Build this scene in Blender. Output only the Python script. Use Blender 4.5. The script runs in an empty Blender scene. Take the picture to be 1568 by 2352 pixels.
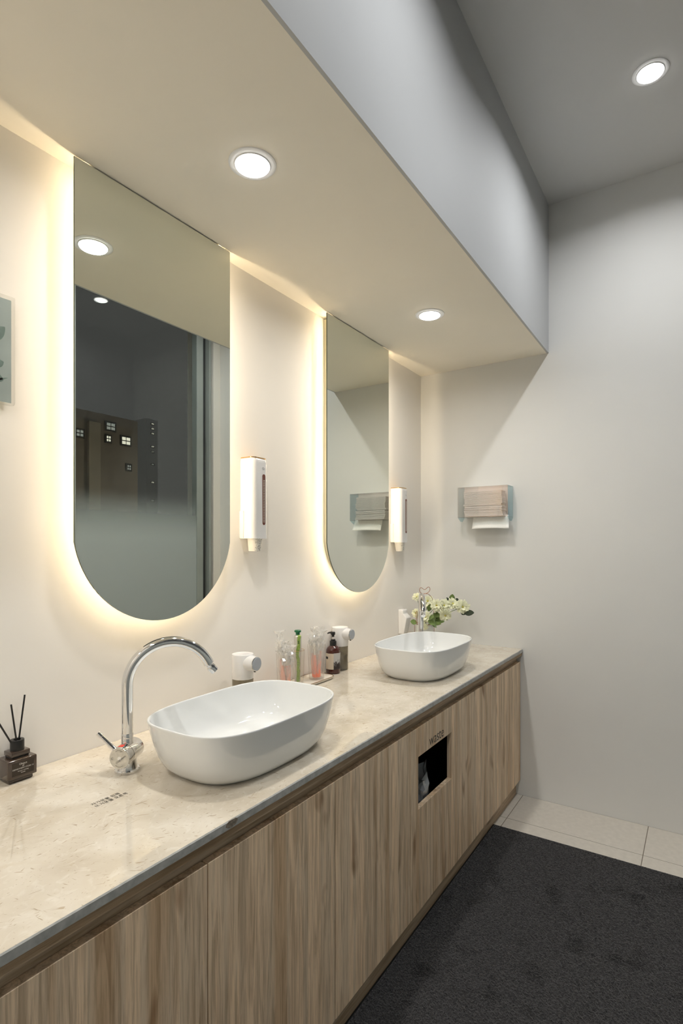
import bpy, bmesh, math, random
from mathutils import Vector, Matrix, Euler, noise

scene = bpy.context.scene
C = scene.collection
PI = math.pi

# ------------------------------------------------------------------ camera
FPX, CXP, V0, YAW, EYE = 1256.7, 784.0, 1250.3, 0.5815, 1.4188
cam_d = bpy.data.cameras.new('camera')
cam_d.sensor_fit = 'HORIZONTAL'
cam_d.sensor_width = 36.0
cam_d.lens = FPX / 1568 * 36.0
cam_d.shift_y = (V0 - 1176) / 1568
cam_d.clip_start = 0.02
cam_d.clip_end = 300
cam = bpy.data.objects.new('camera', cam_d)
cam.location = (0, 0, EYE)
cam.rotation_euler = (PI / 2, 0, YAW - PI / 2)
C.objects.link(cam)
scene.camera = cam

# ------------------------------------------------------------------ world / exposure
world = bpy.data.worlds.new('night_sky')
world.use_nodes = True
bg = world.node_tree.nodes['Background']
bg.inputs[0].default_value = (0.038, 0.037, 0.037, 1)
bg.inputs[1].default_value = 1.0
scene.world = world
scene.view_settings.view_transform = 'Standard'
scene.view_settings.look = 'None'
scene.view_settings.gamma = 1.0
scene.view_settings.use_curve_mapping = False
scene.view_settings.exposure = 0.97
scene.cycles.max_bounces = 8
scene.cycles.diffuse_bounces = 4
scene.cycles.glossy_bounces = 4
scene.cycles.transmission_bounces = 4
scene.cycles.transparent_max_bounces = 16
scene.cycles.use_light_tree = False
scene.cycles.use_adaptive_sampling = True
scene.cycles.adaptive_threshold = 0.03
scene.cycles.sample_clamp_indirect = 6.0

# light strengths (W/m2/sr of the luminous faces of the lamps)
DOWN_SOFFIT = 3.1        # watts of each lamp in the soffit
DOWN_CEILING = 4.3      # watts of each lamp in the high ceiling
BEAM_SOFFIT, BEAM_CEILING = math.radians(168), math.radians(156)
LED_STRIP = 33.0        # radiance of the LED tape

# ------------------------------------------------------------------ plan of the room (metres)
XE, YW, YM = 3.15, 1.4735, 1.4167            # end wall, mirror wall, mirror face
YG = -0.41                                    # inner face of the window wall
XB = -1.70                                    # wall behind the camera
ZC, ZS, ZT = 0.827, 2.4745, 3.289             # worktop, soffit, ceiling
YF, YD, YSOF = 0.8435, 0.856, 0.7034          # worktop front, door front, soffit front


# ================================================================== helpers
class MB:
    """collects geometry for ONE mesh object"""
    def __init__(self):
        self.v, self.f, self.mi = [], [], []

    def add(self, verts, faces, m=0):
        o = len(self.v)
        self.v += [tuple(p) for p in verts]
        self.f += [tuple(i + o for i in fc) for fc in faces]
        self.mi += [m] * len(faces)
        return self

    def box(self, x0, x1, y0, y1, z0, z1, m=0):
        vs = [(x, y, z) for z in (z0, z1) for y in (y0, y1) for x in (x0, x1)]
        fs = [(0, 2, 3, 1), (4, 5, 7, 6), (0, 1, 5, 4), (2, 6, 7, 3), (0, 4, 6, 2), (1, 3, 7, 5)]
        return self.add(vs, fs, m)

    def rings(self, rings, cap0=True, cap1=True, m=0, closed=True):
        n = len(rings[0])
        vs = [p for r in rings for p in r]
        fs = []
        for i in range(len(rings) - 1):
            for j in range(n if closed else n - 1):
                a, b = i * n + j, i * n + (j + 1) % n
                fs.append((a, b, b + n, a + n))
        if cap0:
            fs.append(tuple(reversed(range(n))))
        if cap1:
            fs.append(tuple(range((len(rings) - 1) * n, len(rings) * n)))
        return self.add(vs, fs, m)

    def lathe(self, prof, n=40, c=(0, 0, 0), cap0=True, cap1=True, m=0, M=None):
        rs = []
        for r, z in prof:
            ring = []
            for k in range(n):
                a = 2 * PI * k / n
                p = Vector((r * math.cos(a), r * math.sin(a), z))
                if M:
                    p = M @ p
                ring.append((p.x + c[0], p.y + c[1], p.z + c[2]))
            rs.append(ring)
        return self.rings(rs, cap0, cap1, m)

    def tube(self, pts, r, n=12, cap=True, m=0):
        pts = [Vector(p) for p in pts]
        rad = r if isinstance(r, (list, tuple)) else [r] * len(pts)
        t0 = (pts[1] - pts[0]).normalized()
        up = Vector((0, 0, 1)) if abs(t0.z) < 0.9 else Vector((1, 0, 0))
        nrm = t0.cross(up).normalized()
        rs = []
        for i, p in enumerate(pts):
            if i == 0:
                t = (pts[1] - pts[0])
            elif i == len(pts) - 1:
                t = pts[-1] - pts[-2]
            else:
                t = (pts[i + 1] - pts[i]).normalized() + (pts[i] - pts[i - 1]).normalized()
            t.normalize()
            nrm = (nrm - t * nrm.dot(t)).normalized()
            b = t.cross(nrm)
            rs.append([tuple(p + rad[i] * (math.cos(2 * PI * k / n) * nrm + math.sin(2 * PI * k / n) * b)) for k in range(n)])
        return self.rings(rs, cap, cap, m)

    def prism(self, poly, axis, a0, a1, m=0):
        """polygon in the two other axes (order x,y,z without axis), extruded along axis"""
        def mk(p, a):
            q = list(p)
            q.insert(axis, a)
            return tuple(q)
        n = len(poly)
        vs = [mk(p, a0) for p in poly] + [mk(p, a1) for p in poly]
        fs = [tuple(reversed(range(n))), tuple(range(n, 2 * n))]
        fs += [(i, (i + 1) % n, (i + 1) % n + n, i + n) for i in range(n)]
        return self.add(vs, fs, m)

    def build(self, name, mats, parent=None, bevel=0.0, seg=2, smooth=True, angle=35, loc=None, recalc=True):
        me = bpy.data.meshes.new(name)
        me.from_pydata(self.v, [], self.f)
        mats = mats if isinstance(mats, (list, tuple)) else [mats]
        for mt in mats:
            me.materials.append(mt)
        for p, i in zip(me.polygons, self.mi):
            p.material_index = i
        bm = bmesh.new()
        bm.from_mesh(me)
        if recalc:
            bmesh.ops.recalc_face_normals(bm, faces=bm.faces)
        if bevel > 0:
            ed = [e for e in bm.edges if len(e.link_faces) == 2 and e.calc_face_angle(0) > math.radians(30)]
            bmesh.ops.bevel(bm, geom=ed, offset=bevel, segments=seg, affect='EDGES', profile=0.5, clamp_overlap=True)
        for fc in bm.faces:
            fc.smooth = smooth
        for e in bm.edges:
            if len(e.link_faces) == 2:
                e.smooth = e.calc_face_angle(0) < math.radians(angle)
        bm.to_mesh(me)
        bm.free()
        o = bpy.data.objects.new(name, me)
        C.objects.link(o)
        if parent:
            o.parent = parent
        if loc:
            o.location = loc
        return o


def tag(o, label, cat, group=None, kind=None):
    if label:
        o['label'] = label
    if cat:
        o['category'] = cat
    if group:
        o['group'] = group
    if kind:
        o['kind'] = kind
    return o


def thing(name, label, cat, loc=(0, 0, 0), rz=0.0, group=None):
    o = bpy.data.objects.new(name, None)
    o.empty_display_size = 0.05
    C.objects.link(o)
    o.location = loc
    o.rotation_euler = (0, 0, rz)
    return tag(o, label, cat, group)


def dup(root, loc, rz=None, label=None):
    r = root.copy()
    C.objects.link(r)
    r.location = loc
    if rz is not None:
        r.rotation_euler = (0, 0, rz)
    if label:
        r['label'] = label
    for ch in list(root.children):
        c = ch.copy()
        C.objects.link(c)
        c.parent = r
        for g in list(ch.children):
            d = g.copy()
            C.objects.link(d)
            d.parent = c
    return r


def struct(name, mb, mat, bevel=0.0, smooth=False):
    o = mb.build(name, mat, bevel=bevel, smooth=smooth)
    o['kind'] = 'structure'
    return o


def text_mesh(name, body, size, mat, parent, M, align='CENTER', shear=0.0, bold=0.0, lines=1.0):
    cu = bpy.data.curves.new(name, 'FONT')
    cu.body = body
    cu.size = size
    cu.align_x = align
    cu.align_y = 'CENTER'
    cu.shear = shear
    cu.offset = bold
    cu.space_line = lines
    cu.resolution_u = 3
    tmp = bpy.data.objects.new(name + '_tmp', cu)
    C.objects.link(tmp)
    dg = bpy.context.evaluated_depsgraph_get()
    me = bpy.data.meshes.new_from_object(tmp.evaluated_get(dg))
    bpy.data.objects.remove(tmp)
    bpy.data.curves.remove(cu)
    me.transform(M)
    me.materials.clear()
    me.materials.append(mat)
    o = bpy.data.objects.new(name, me)
    C.objects.link(o)
    if parent:
        o.parent = parent
    return o


def basis(xdir, ydir, origin):
    x = Vector(xdir).normalized()
    y = Vector(ydir)
    y = (y - x * y.dot(x)).normalized()
    z = x.cross(y)
    M = Matrix((x, y, z)).transposed().to_4x4()
    M.translation = Vector(origin)
    return M


def rrect(x0, x1, y0, y1, r, n=6):
    """rounded rectangle outline, counter-clockwise; r = one radius or (bl, br, tr, tl)"""
    rr = r if isinstance(r, (tuple, list)) else (r,) * 4
    out = []
    for (cx, cy, a0, rad) in ((x0, y0, PI, rr[0]), (x1, y0, 1.5 * PI, rr[1]), (x1, y1, 0, rr[2]), (x0, y1, PI / 2, rr[3])):
        sx = 1 if cx == x0 else -1
        sy = 1 if cy == y0 else -1
        px, py = cx + sx * rad, cy + sy * rad
        if rad <= 0:
            out.append((cx, cy))
            continue
        for k in range(n + 1):
            a = a0 + (PI / 2) * k / n
            out.append((px + rad * math.cos(a), py + rad * math.sin(a)))
    return out


# ================================================================== materials
MATS = {}


def nodes_of(name):
    m = bpy.data.materials.new(name)
    m.use_nodes = True
    nt = m.node_tree
    return m, nt, nt.nodes, nt.links


def pm(name, col, rough=0.5, metal=0.0, var=0.04, vscale=8.0, bump=0.0, bscale=200.0, spec=0.5, trans=0.0, ior=1.45, coat=0.0):
    """principled material with a faint procedural tone variation"""
    if name in MATS:
        return MATS[name]
    m, nt, N, L = nodes_of(name)
    b = N['Principled BSDF']
    b.inputs['Roughness'].default_value = rough
    b.inputs['Metallic'].default_value = metal
    b.inputs['Specular IOR Level'].default_value = spec
    b.inputs['Transmission Weight'].default_value = trans
    b.inputs['IOR'].default_value = ior
    b.inputs['Coat Weight'].default_value = coat
    tc = N.new('ShaderNodeTexCoord')
    nz = N.new('ShaderNodeTexNoise')
    nz.inputs['Scale'].default_value = vscale
    nz.inputs['Detail'].default_value = 4
    L.new(tc.outputs['Object'], nz.inputs['Vector'])
    rp = N.new('ShaderNodeValToRGB')
    rp.color_ramp.elements[0].position = 0.3
    rp.color_ramp.elements[1].position = 0.7
    rp.color_ramp.elements[0].color = [c * (1 - var) for c in col] + [1]
    rp.color_ramp.elements[1].color = [min(1, c * (1 + var)) for c in col] + [1]
    L.new(nz.outputs['Fac'], rp.inputs[0])
    L.new(rp.outputs[0], b.inputs['Base Color'])
    if bump > 0:
        n2 = N.new('ShaderNodeTexNoise')
        n2.inputs['Scale'].default_value = bscale
        n2.inputs['Detail'].default_value = 3
        L.new(tc.outputs['Object'], n2.inputs['Vector'])
        bp = N.new('ShaderNodeBump')
        bp.inputs['Strength'].default_value = bump
        bp.inputs['Distance'].default_value = 0.001
        L.new(n2.outputs['Fac'], bp.inputs['Height'])
        L.new(bp.outputs[0], b.inputs['Normal'])
    MATS[name] = m
    return m


def emit(name, col, strength):
    if name in MATS:
        return MATS[name]
    m, nt, N, L = nodes_of(name)
    N.remove(N['Principled BSDF'])
    e = N.new('ShaderNodeEmission')
    e.inputs[0].default_value = (*col, 1)
    e.inputs[1].default_value = strength
    L.new(e.outputs[0], N['Material Output'].inputs[0])
    m.cycles.emission_sampling = 'NONE'       # too weak to be worth light sampling
    MATS[name] = m
    return m


def clear_mat(name, tint=(1, 1, 1), gloss=0.12, rough=0.03, haze=0.0, haze_col=(0.9, 0.9, 0.9), translucent=False, fres=1.45):
    """thin clear sheet: transparency + fresnel gloss + a little haze"""
    m, nt, N, L = nodes_of(name)
    N.remove(N['Principled BSDF'])
    tr = N.new('ShaderNodeBsdfTransparent')
    tr.inputs[0].default_value = (*tint, 1)
    gl = N.new('ShaderNodeBsdfGlossy')
    gl.inputs['Roughness'].default_value = rough
    fr = N.new('ShaderNodeFresnel')
    gb = N.new('ShaderNodeNewGeometry')             # thin sheet: same reflectance from both faces
    io = N.new('ShaderNodeMapRange')
    io.inputs['To Min'].default_value = fres
    io.inputs['To Max'].default_value = 1 / fres
    L.new(gb.outputs['Backfacing'], io.inputs['Value'])
    L.new(io.outputs[0], fr.inputs[0])
    ad = N.new('ShaderNodeMath')
    ad.operation = 'ADD'
    ad.use_clamp = True
    ad.inputs[1].default_value = gloss
    L.new(fr.outputs[0], ad.inputs[0])
    src = tr
    if haze > 0:
        df = N.new('ShaderNodeBsdfTranslucent' if translucent else 'ShaderNodeBsdfDiffuse')
        df.inputs[0].default_value = (*haze_col, 1)
        mh = N.new('ShaderNodeMixShader')
        mh.inputs[0].default_value = haze
        L.new(tr.outputs[0], mh.inputs[1])
        L.new(df.outputs[0], mh.inputs[2])
        src = mh
    mx = N.new('ShaderNodeMixShader')
    L.new(ad.outputs[0], mx.inputs[0])
    L.new(src.outputs[0], mx.inputs[1])
    L.new(gl.outputs[0], mx.inputs[2])
    L.new(mx.outputs[0], N['Material Output'].inputs[0])
    return m


def wood_mat(name, axis, light=(0.95, 0.73, 0.51), dark=(0.55, 0.385, 0.24)):
    """oak veneer, grain running along axis (2 = vertical, 0 = along the counter)"""
    m, nt, N, L = nodes_of(name)
    b = N['Principled BSDF']
    b.inputs['Roughness'].default_value = 0.55
    b.inputs['Specular IOR Level'].default_value = 0.3
    geo = N.new('ShaderNodeNewGeometry')
    oi = N.new('ShaderNodeObjectInfo')
    off = N.new('ShaderNodeMath')
    off.operation = 'MULTIPLY'
    off.inputs[1].default_value = 7.3
    L.new(oi.outputs['Random'], off.inputs[0])
    addv = N.new('ShaderNodeVectorMath')
    addv.operation = 'ADD'
    L.new(geo.outputs['Position'], addv.inputs[0])
    comb = N.new('ShaderNodeCombineXYZ')
    for i in range(3):
        L.new(off.outputs[0], comb.inputs[i])
    L.new(comb.outputs[0], addv.inputs[1])

    def mapped(sc):
        mp = N.new('ShaderNodeMapping')
        s = [sc[0]] * 3
        s[axis] = sc[1]
        mp.inputs['Scale'].default_value = s
        L.new(addv.outputs[0], mp.inputs['Vector'])
        return mp

    def noise_n(sc, scale, detail, dist=0.0, rough=0.55):
        nz = N.new('ShaderNodeTexNoise')
        nz.inputs['Scale'].default_value = scale
        nz.inputs['Detail'].default_value = detail
        nz.inputs['Distortion'].default_value = dist
        nz.inputs['Roughness'].default_value = rough
        L.new(mapped(sc).outputs[0], nz.inputs['Vector'])
        return nz
    board = noise_n((1.0, 0.02), 19, 2)                 # tone of the glued staves
    figure = noise_n((1.0, 0.055), 42, 5, 1.6)           # cathedral figure
    grain = noise_n((1.0, 0.03), 240, 4, 0.6, 0.7)     # fine pores
    knots = noise_n((1.0, 0.28), 12, 2, 0.5)

    def ramp(src, a, ca, c, cc):
        r = N.new('ShaderNodeValToRGB')
        r.color_ramp.elements[0].position = a
        r.color_ramp.elements[1].position = c
        r.color_ramp.elements[0].color = (*ca, 1)
        r.color_ramp.elements[1].color = (*cc, 1)
        L.new(src.outputs['Fac'], r.inputs[0])
        return r

    def mul(a, bb):
        x = N.new('ShaderNodeMix')
        x.data_type = 'RGBA'
        x.blend_type = 'MULTIPLY'
        x.inputs[0].default_value = 1.0
        L.new(a.outputs[0 if a.bl_idname != 'ShaderNodeMix' else 2], x.inputs[6])
        L.new(bb.outputs[0 if bb.bl_idname != 'ShaderNodeMix' else 2], x.inputs[7])
        return x
    base = ramp(board, 0.38, (light[0] * 0.74, light[1] * 0.69, light[2] * 0.63), 0.62, light)
    e = base.color_ramp.elements.new(0.5)
    e.color = (light[0] * 0.84, light[1] * 0.87, light[2] * 0.90, 1)
    k = [dark[i] / light[i] for i in range(3)]
    fig = ramp(figure, 0.38, [0.35 + 0.65 * c for c in k], 0.54, (1, 1, 1))
    gr = ramp(grain, 0.33, (0.74, 0.71, 0.66), 0.55, (1.0, 1.0, 1.0))
    kn = ramp(knots, 0.25, (0.45, 0.34, 0.25), 0.36, (1, 1, 1))
    out = mul(mul(mul(base, fig), gr), kn)
    L.new(out.outputs[2], b.inputs['Base Color'])
    bp = N.new('ShaderNodeBump')
    bp.inputs['Strength'].default_value = 0.18
    bp.inputs['Distance'].default_value = 0.0006
    L.new(grain.outputs['Fac'], bp.inputs['Height'])
    L.new(bp.outputs[0], b.inputs['Normal'])
    return m


def marble_mat():
    m, nt, N, L = nodes_of('limestone_marble')
    b = N['Principled BSDF']
    b.inputs['Roughness'].default_value = 0.018
    b.inputs['IOR'].default_value = 1.68
    geo = N.new('ShaderNodeNewGeometry')

    def nz(scale, detail, rot=0.0, stretch=(1, 1, 1), dist=0.0, offs=(0, 0, 0)):
        mp = N.new('ShaderNodeMapping')
        mp.inputs['Rotation'].default_value = (0, 0, rot)
        mp.vector_type = 'TEXTURE'                  # stretch along the rotated axis
        mp.inputs['Scale'].default_value = [1 / q for q in stretch]
        mp.inputs['Location'].default_value = offs
        L.new(geo.outputs['Position'], mp.inputs['Vector'])
        t = N.new('ShaderNodeTexNoise')
        t.inputs['Scale'].default_value = scale
        t.inputs['Detail'].default_value = detail
        t.inputs['Distortion'].default_value = dist
        L.new(mp.outputs[0], t.inputs['Vector'])
        return t

    def ramp(src, stops):
        r = N.new('ShaderNodeValToRGB')
        els = r.color_ramp.elements
        while len(els) < len(stops):
            els.new(0.5)
        for e, (p, c) in zip(els, stops):
            e.position = p
            e.color = (*c, 1)
        L.new(src.outputs['Fac'], r.inputs[0])
        return r

    def mix(fac, a, bcol):
        x = N.new('ShaderNodeMix')
        x.data_type = 'RGBA'
        L.new(fac.outputs[0], x.inputs[0])
        L.new(a, x.inputs[6])
        x.inputs[7].default_value = (*bcol, 1)
        return x
    base = ramp(nz(9, 6, dist=0.4), [(0.3, (0.58, 0.51, 0.405)), (0.5, (0.66, 0.595, 0.49)), (0.72, (0.74, 0.685, 0.59))])
    cur = base.outputs[0]
    W, K = (1, 1, 1), (0, 0, 0)
    layers = [
        (ramp(nz(130, 2, -0.75, (0.22, 1, 1), 0.5), [(0.68, K), (0.73, (0.75,) * 3)]), (0.45, 0.35, 0.235)),
        (ramp(nz(170, 2, -0.20, (0.24, 1, 1), 0.5, (3, 1, 0)), [(0.68, K), (0.73, (0.8,) * 3)]), (0.40, 0.315, 0.215)),
        (ramp(nz(150, 2, -1.35, (0.22, 1, 1), 0.5, (7, 4, 0)), [(0.69, K), (0.74, (0.8,) * 3)]), (0.38, 0.295, 0.20)),
        (ramp(nz(190, 2, 0.45, (0.26, 1, 1), 0.5, (2, 9, 0)), [(0.69, K), (0.74, (0.7,) * 3)]), (0.43, 0.34, 0.235)),
        (ramp(nz(260, 1, -0.5, (0.5, 1, 1), 0.2, (1, 8, 0)), [(0.70, K), (0.75, (0.6,) * 3)]), (0.42, 0.33, 0.22)),
        (ramp(nz(46, 2, -0.35, (0.20, 1, 1), 0.4, (4, 6, 0)), [(0.755, K), (0.785, (0.8,) * 3)]), (0.44, 0.32, 0.185)),
        (ramp(nz(12, 4, -0.6, (0.6, 1, 1), 0.9, (5, 5, 0)), [(0.62, K), (0.78, (0.30,) * 3)]), (0.56, 0.45, 0.31)),
        (ramp(nz(40, 4, 0.3, (0.7, 1, 1), 1.2, (9, 2, 0)), [(0.56, K), (0.72, (0.45,) * 3)]), (0.80, 0.76, 0.68)),
    ]
    for fac, colr in layers:
        x = mix(fac, cur, colr)
        cur = x.outputs[2]
    L.new(cur, b.inputs['Base Color'])
    return m


def marble_edge_mat():
    m = pm('grey_marble_edge', (0.43, 0.43, 0.41), 0.35, var=0.18, vscale=60)  # front edge, greyer and rougher than the slab
    return m


def dichroic_mat():
    """iridescent film on acrylic: the hue slides with the viewing angle"""
    m, nt, N, L = nodes_of('iridescent_acrylic')
    N.remove(N['Principled BSDF'])
    lw = N.new('ShaderNodeLayerWeight')
    lw.inputs[0].default_value = 0.5
    rt = N.new('ShaderNodeValToRGB')
    els = rt.color_ramp.elements
    els[0].position, els[0].color = 0.0, (1.0, 0.955, 0.94, 1)
    els[1].position, els[1].color = 0.45, (0.80, 0.87, 0.89, 1)
    e = els.new(0.12)
    e.color = (0.995, 0.965, 0.965, 1)
    e = els.new(0.25)
    e.color = (0.90, 0.925, 0.945, 1)
    rg = N.new('ShaderNodeValToRGB')
    els = rg.color_ramp.elements
    els[0].position, els[0].color = 0.05, (1.0, 0.74, 0.60, 1)
    els[1].position, els[1].color = 0.45, (0.62, 0.80, 0.86, 1)
    L.new(lw.outputs['Facing'], rt.inputs[0])
    L.new(lw.outputs['Facing'], rg.inputs[0])
    tr = N.new('ShaderNodeBsdfTransparent')
    gl = N.new('ShaderNodeBsdfGlossy')
    gl.inputs['Roughness'].default_value = 0.03
    L.new(rt.outputs[0], tr.inputs[0])
    L.new(rg.outputs[0], gl.inputs[0])
    mx = N.new('ShaderNodeMixShader')
    mx.inputs[0].default_value = 0.10
    L.new(tr.outputs[0], mx.inputs[1])
    L.new(gl.outputs[0], mx.inputs[2])
    L.new(mx.outputs[0], N['Material Output'].inputs[0])
    return m


def frosted_window_mat():
    """clear pane whose lower half carries a dot-gradient privacy film"""
    m, nt, N, L = nodes_of('window_glass_with_gradient_film')
    N.remove(N['Principled BSDF'])
    geo = N.new('ShaderNodeNewGeometry')
    sep = N.new('ShaderNodeSeparateXYZ')
    L.new(geo.outputs['Position'], sep.inputs[0])
    mr = N.new('ShaderNodeMapRange')
    mr.interpolation_type = 'SMOOTHSTEP'
    mr.inputs['From Min'].default_value = 1.80
    mr.inputs['From Max'].default_value = 1.44
    mr.inputs['To Min'].default_value = 0.0
    mr.inputs['To Max'].default_value = 0.92
    L.new(sep.outputs['Z'], mr.inputs['Value'])
    tr = N.new('ShaderNodeBsdfTransparent')
    tr.inputs[0].default_value = (0.9, 0.92, 0.92, 1)
    df = N.new('ShaderNodeBsdfDiffuse')
    df.inputs[0].default_value = (0.46, 0.51, 0.525, 1)
    mh = N.new('ShaderNodeMixShader')
    L.new(mr.outputs[0], mh.inputs[0])
    L.new(tr.outputs[0], mh.inputs[1])
    L.new(df.outputs[0], mh.inputs[2])
    gl = N.new('ShaderNodeBsdfGlossy')
    gl.inputs['Roughness'].default_value = 0.0
    fr = N.new('ShaderNodeFresnel')
    io = N.new('ShaderNodeMapRange')
    io.inputs['To Min'].default_value = 1.42
    io.inputs['To Max'].default_value = 1 / 1.42
    L.new(geo.outputs['Backfacing'], io.inputs['Value'])
    L.new(io.outputs[0], fr.inputs[0])
    mx = N.new('ShaderNodeMixShader')
    L.new(fr.outputs[0], mx.inputs[0])
    L.new(mh.outputs[0], mx.inputs[1])
    L.new(gl.outputs[0], mx.inputs[2])
    L.new(mx.outputs[0], N['Material Output'].inputs[0])
    return m


def carpet_mat():
    m, nt, N, L = nodes_of('charcoal_carpet_pile')
    b = N['Principled BSDF']
    b.inputs['Roughness'].default_value = 0.95
    b.inputs['Specular IOR Level'].default_value = 0.1
    b.inputs['Sheen Weight'].default_value = 0.25
    b.inputs['Sheen Roughness'].default_value = 0.5
    geo = N.new('ShaderNodeNewGeometry')
    f = N.new('ShaderNodeTexNoise')
    f.inputs['Scale'].default_value = 420
    f.inputs['Detail'].default_value = 2
    L.new(geo.outputs['Position'], f.inputs['Vector'])
    r = N.new('ShaderNodeValToRGB')
    r.color_ramp.elements[0].position = 0.35
    r.color_ramp.elements[1].position = 0.68
    r.color_ramp.elements[0].color = (0.010, 0.010, 0.011, 1)
    r.color_ramp.elements[1].color = (0.068, 0.066, 0.068, 1)
    L.new(f.outputs['Fac'], r.inputs[0])
    g = N.new('ShaderNodeTexNoise')
    g.inputs['Scale'].default_value = 7.5
    g.inputs['Detail'].default_value = 3
    L.new(geo.outputs['Position'], g.inputs['Vector'])
    r2 = N.new('ShaderNodeValToRGB')
    r2.color_ramp.elements[0].position = 0.30
    r2.color_ramp.elements[1].position = 0.44
    r2.color_ramp.elements[0].color = (0.50, 0.50, 0.50, 1)
    r2.color_ramp.elements[1].color = (1, 1, 1, 1)
    L.new(g.outputs['Fac'], r2.inputs[0])
    x = N.new('ShaderNodeMix')
    x.data_type = 'RGBA'
    x.blend_type = 'MULTIPLY'
    x.inputs[0].default_value = 1
    L.new(r.outputs[0], x.inputs[6])
    L.new(r2.outputs[0], x.inputs[7])
    L.new(x.outputs[2], b.inputs['Base Color'])
    return m


def led_mat():
    """LED tape: a row of bright chips on a dimmer glowing band"""
    m, nt, N, L = nodes_of('warm_led_tape')
    N.remove(N['Principled BSDF'])
    at = N.new('ShaderNodeAttribute')
    at.attribute_name = 'run'
    d = N.new('ShaderNodeMath')
    d.operation = 'DIVIDE'
    d.inputs[1].default_value = 0.0167
    L.new(at.outputs['Fac'], d.inputs[0])
    fr = N.new('ShaderNodeMath')
    fr.operation = 'FRACT'
    L.new(d.outputs[0], fr.inputs[0])
    lt = N.new('ShaderNodeMath')
    lt.operation = 'LESS_THAN'
    lt.inputs[1].default_value = 0.34
    L.new(fr.outputs[0], lt.inputs[0])
    ml = N.new('ShaderNodeMath')
    ml.operation = 'MULTIPLY_ADD'
    ml.inputs[1].default_value = LED_STRIP * 2.4
    ml.inputs[2].default_value = LED_STRIP * 0.18
    L.new(lt.outputs[0], ml.inputs[0])
    e = N.new('ShaderNodeEmission')
    e.inputs[0].default_value = (1.0, 0.80, 0.53, 1)
    L.new(ml.outputs[0], e.inputs[1])
    L.new(e.outputs[0], N['Material Output'].inputs[0])
    return m


def forest_mat():
    """small monochrome woodland photograph printed on the bottle label"""
    m, nt, N, L = nodes_of('woodland_label_print')
    b = N['Principled BSDF']
    b.inputs['Roughness'].default_value = 0.5
    tc = N.new('ShaderNodeTexCoord')
    sep = N.new('ShaderNodeSeparateXYZ')
    L.new(tc.outputs['Object'], sep.inputs[0])
    mp = N.new('ShaderNodeMapping')
    mp.inputs['Scale'].default_value = (110, 110, 40)
    L.new(tc.outputs['Object'], mp.inputs['Vector'])
    nz = N.new('ShaderNodeTexNoise')
    nz.inputs['Scale'].default_value = 1.6
    nz.inputs['Detail'].default_value = 5
    L.new(mp.outputs[0], nz.inputs['Vector'])
    mr = N.new('ShaderNodeMapRange')
    mr.inputs['From Min'].default_value = 0.03
    mr.inputs['From Max'].default_value = 0.085
    mr.inputs['To Min'].default_value = -0.30
    mr.inputs['To Max'].default_value = 0.45
    L.new(sep.outputs['Z'], mr.inputs['Value'])
    ad = N.new('ShaderNodeMath')
    ad.operation = 'ADD'
    L.new(mr.outputs[0], ad.inputs[0])
    L.new(nz.outputs['Fac'], ad.inputs[1])
    r = N.new('ShaderNodeValToRGB')
    r.color_ramp.elements[0].position = 0.45
    r.color_ramp.elements[1].position = 0.62
    r.color_ramp.elements[0].color = (0.03, 0.02, 0.02, 1)
    r.color_ramp.elements[1].color = (0.50, 0.49, 0.48, 1)
    L.new(ad.outputs[0], r.inputs[0])
    L.new(r.outputs[0], b.inputs['Base Color'])
    return m


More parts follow.
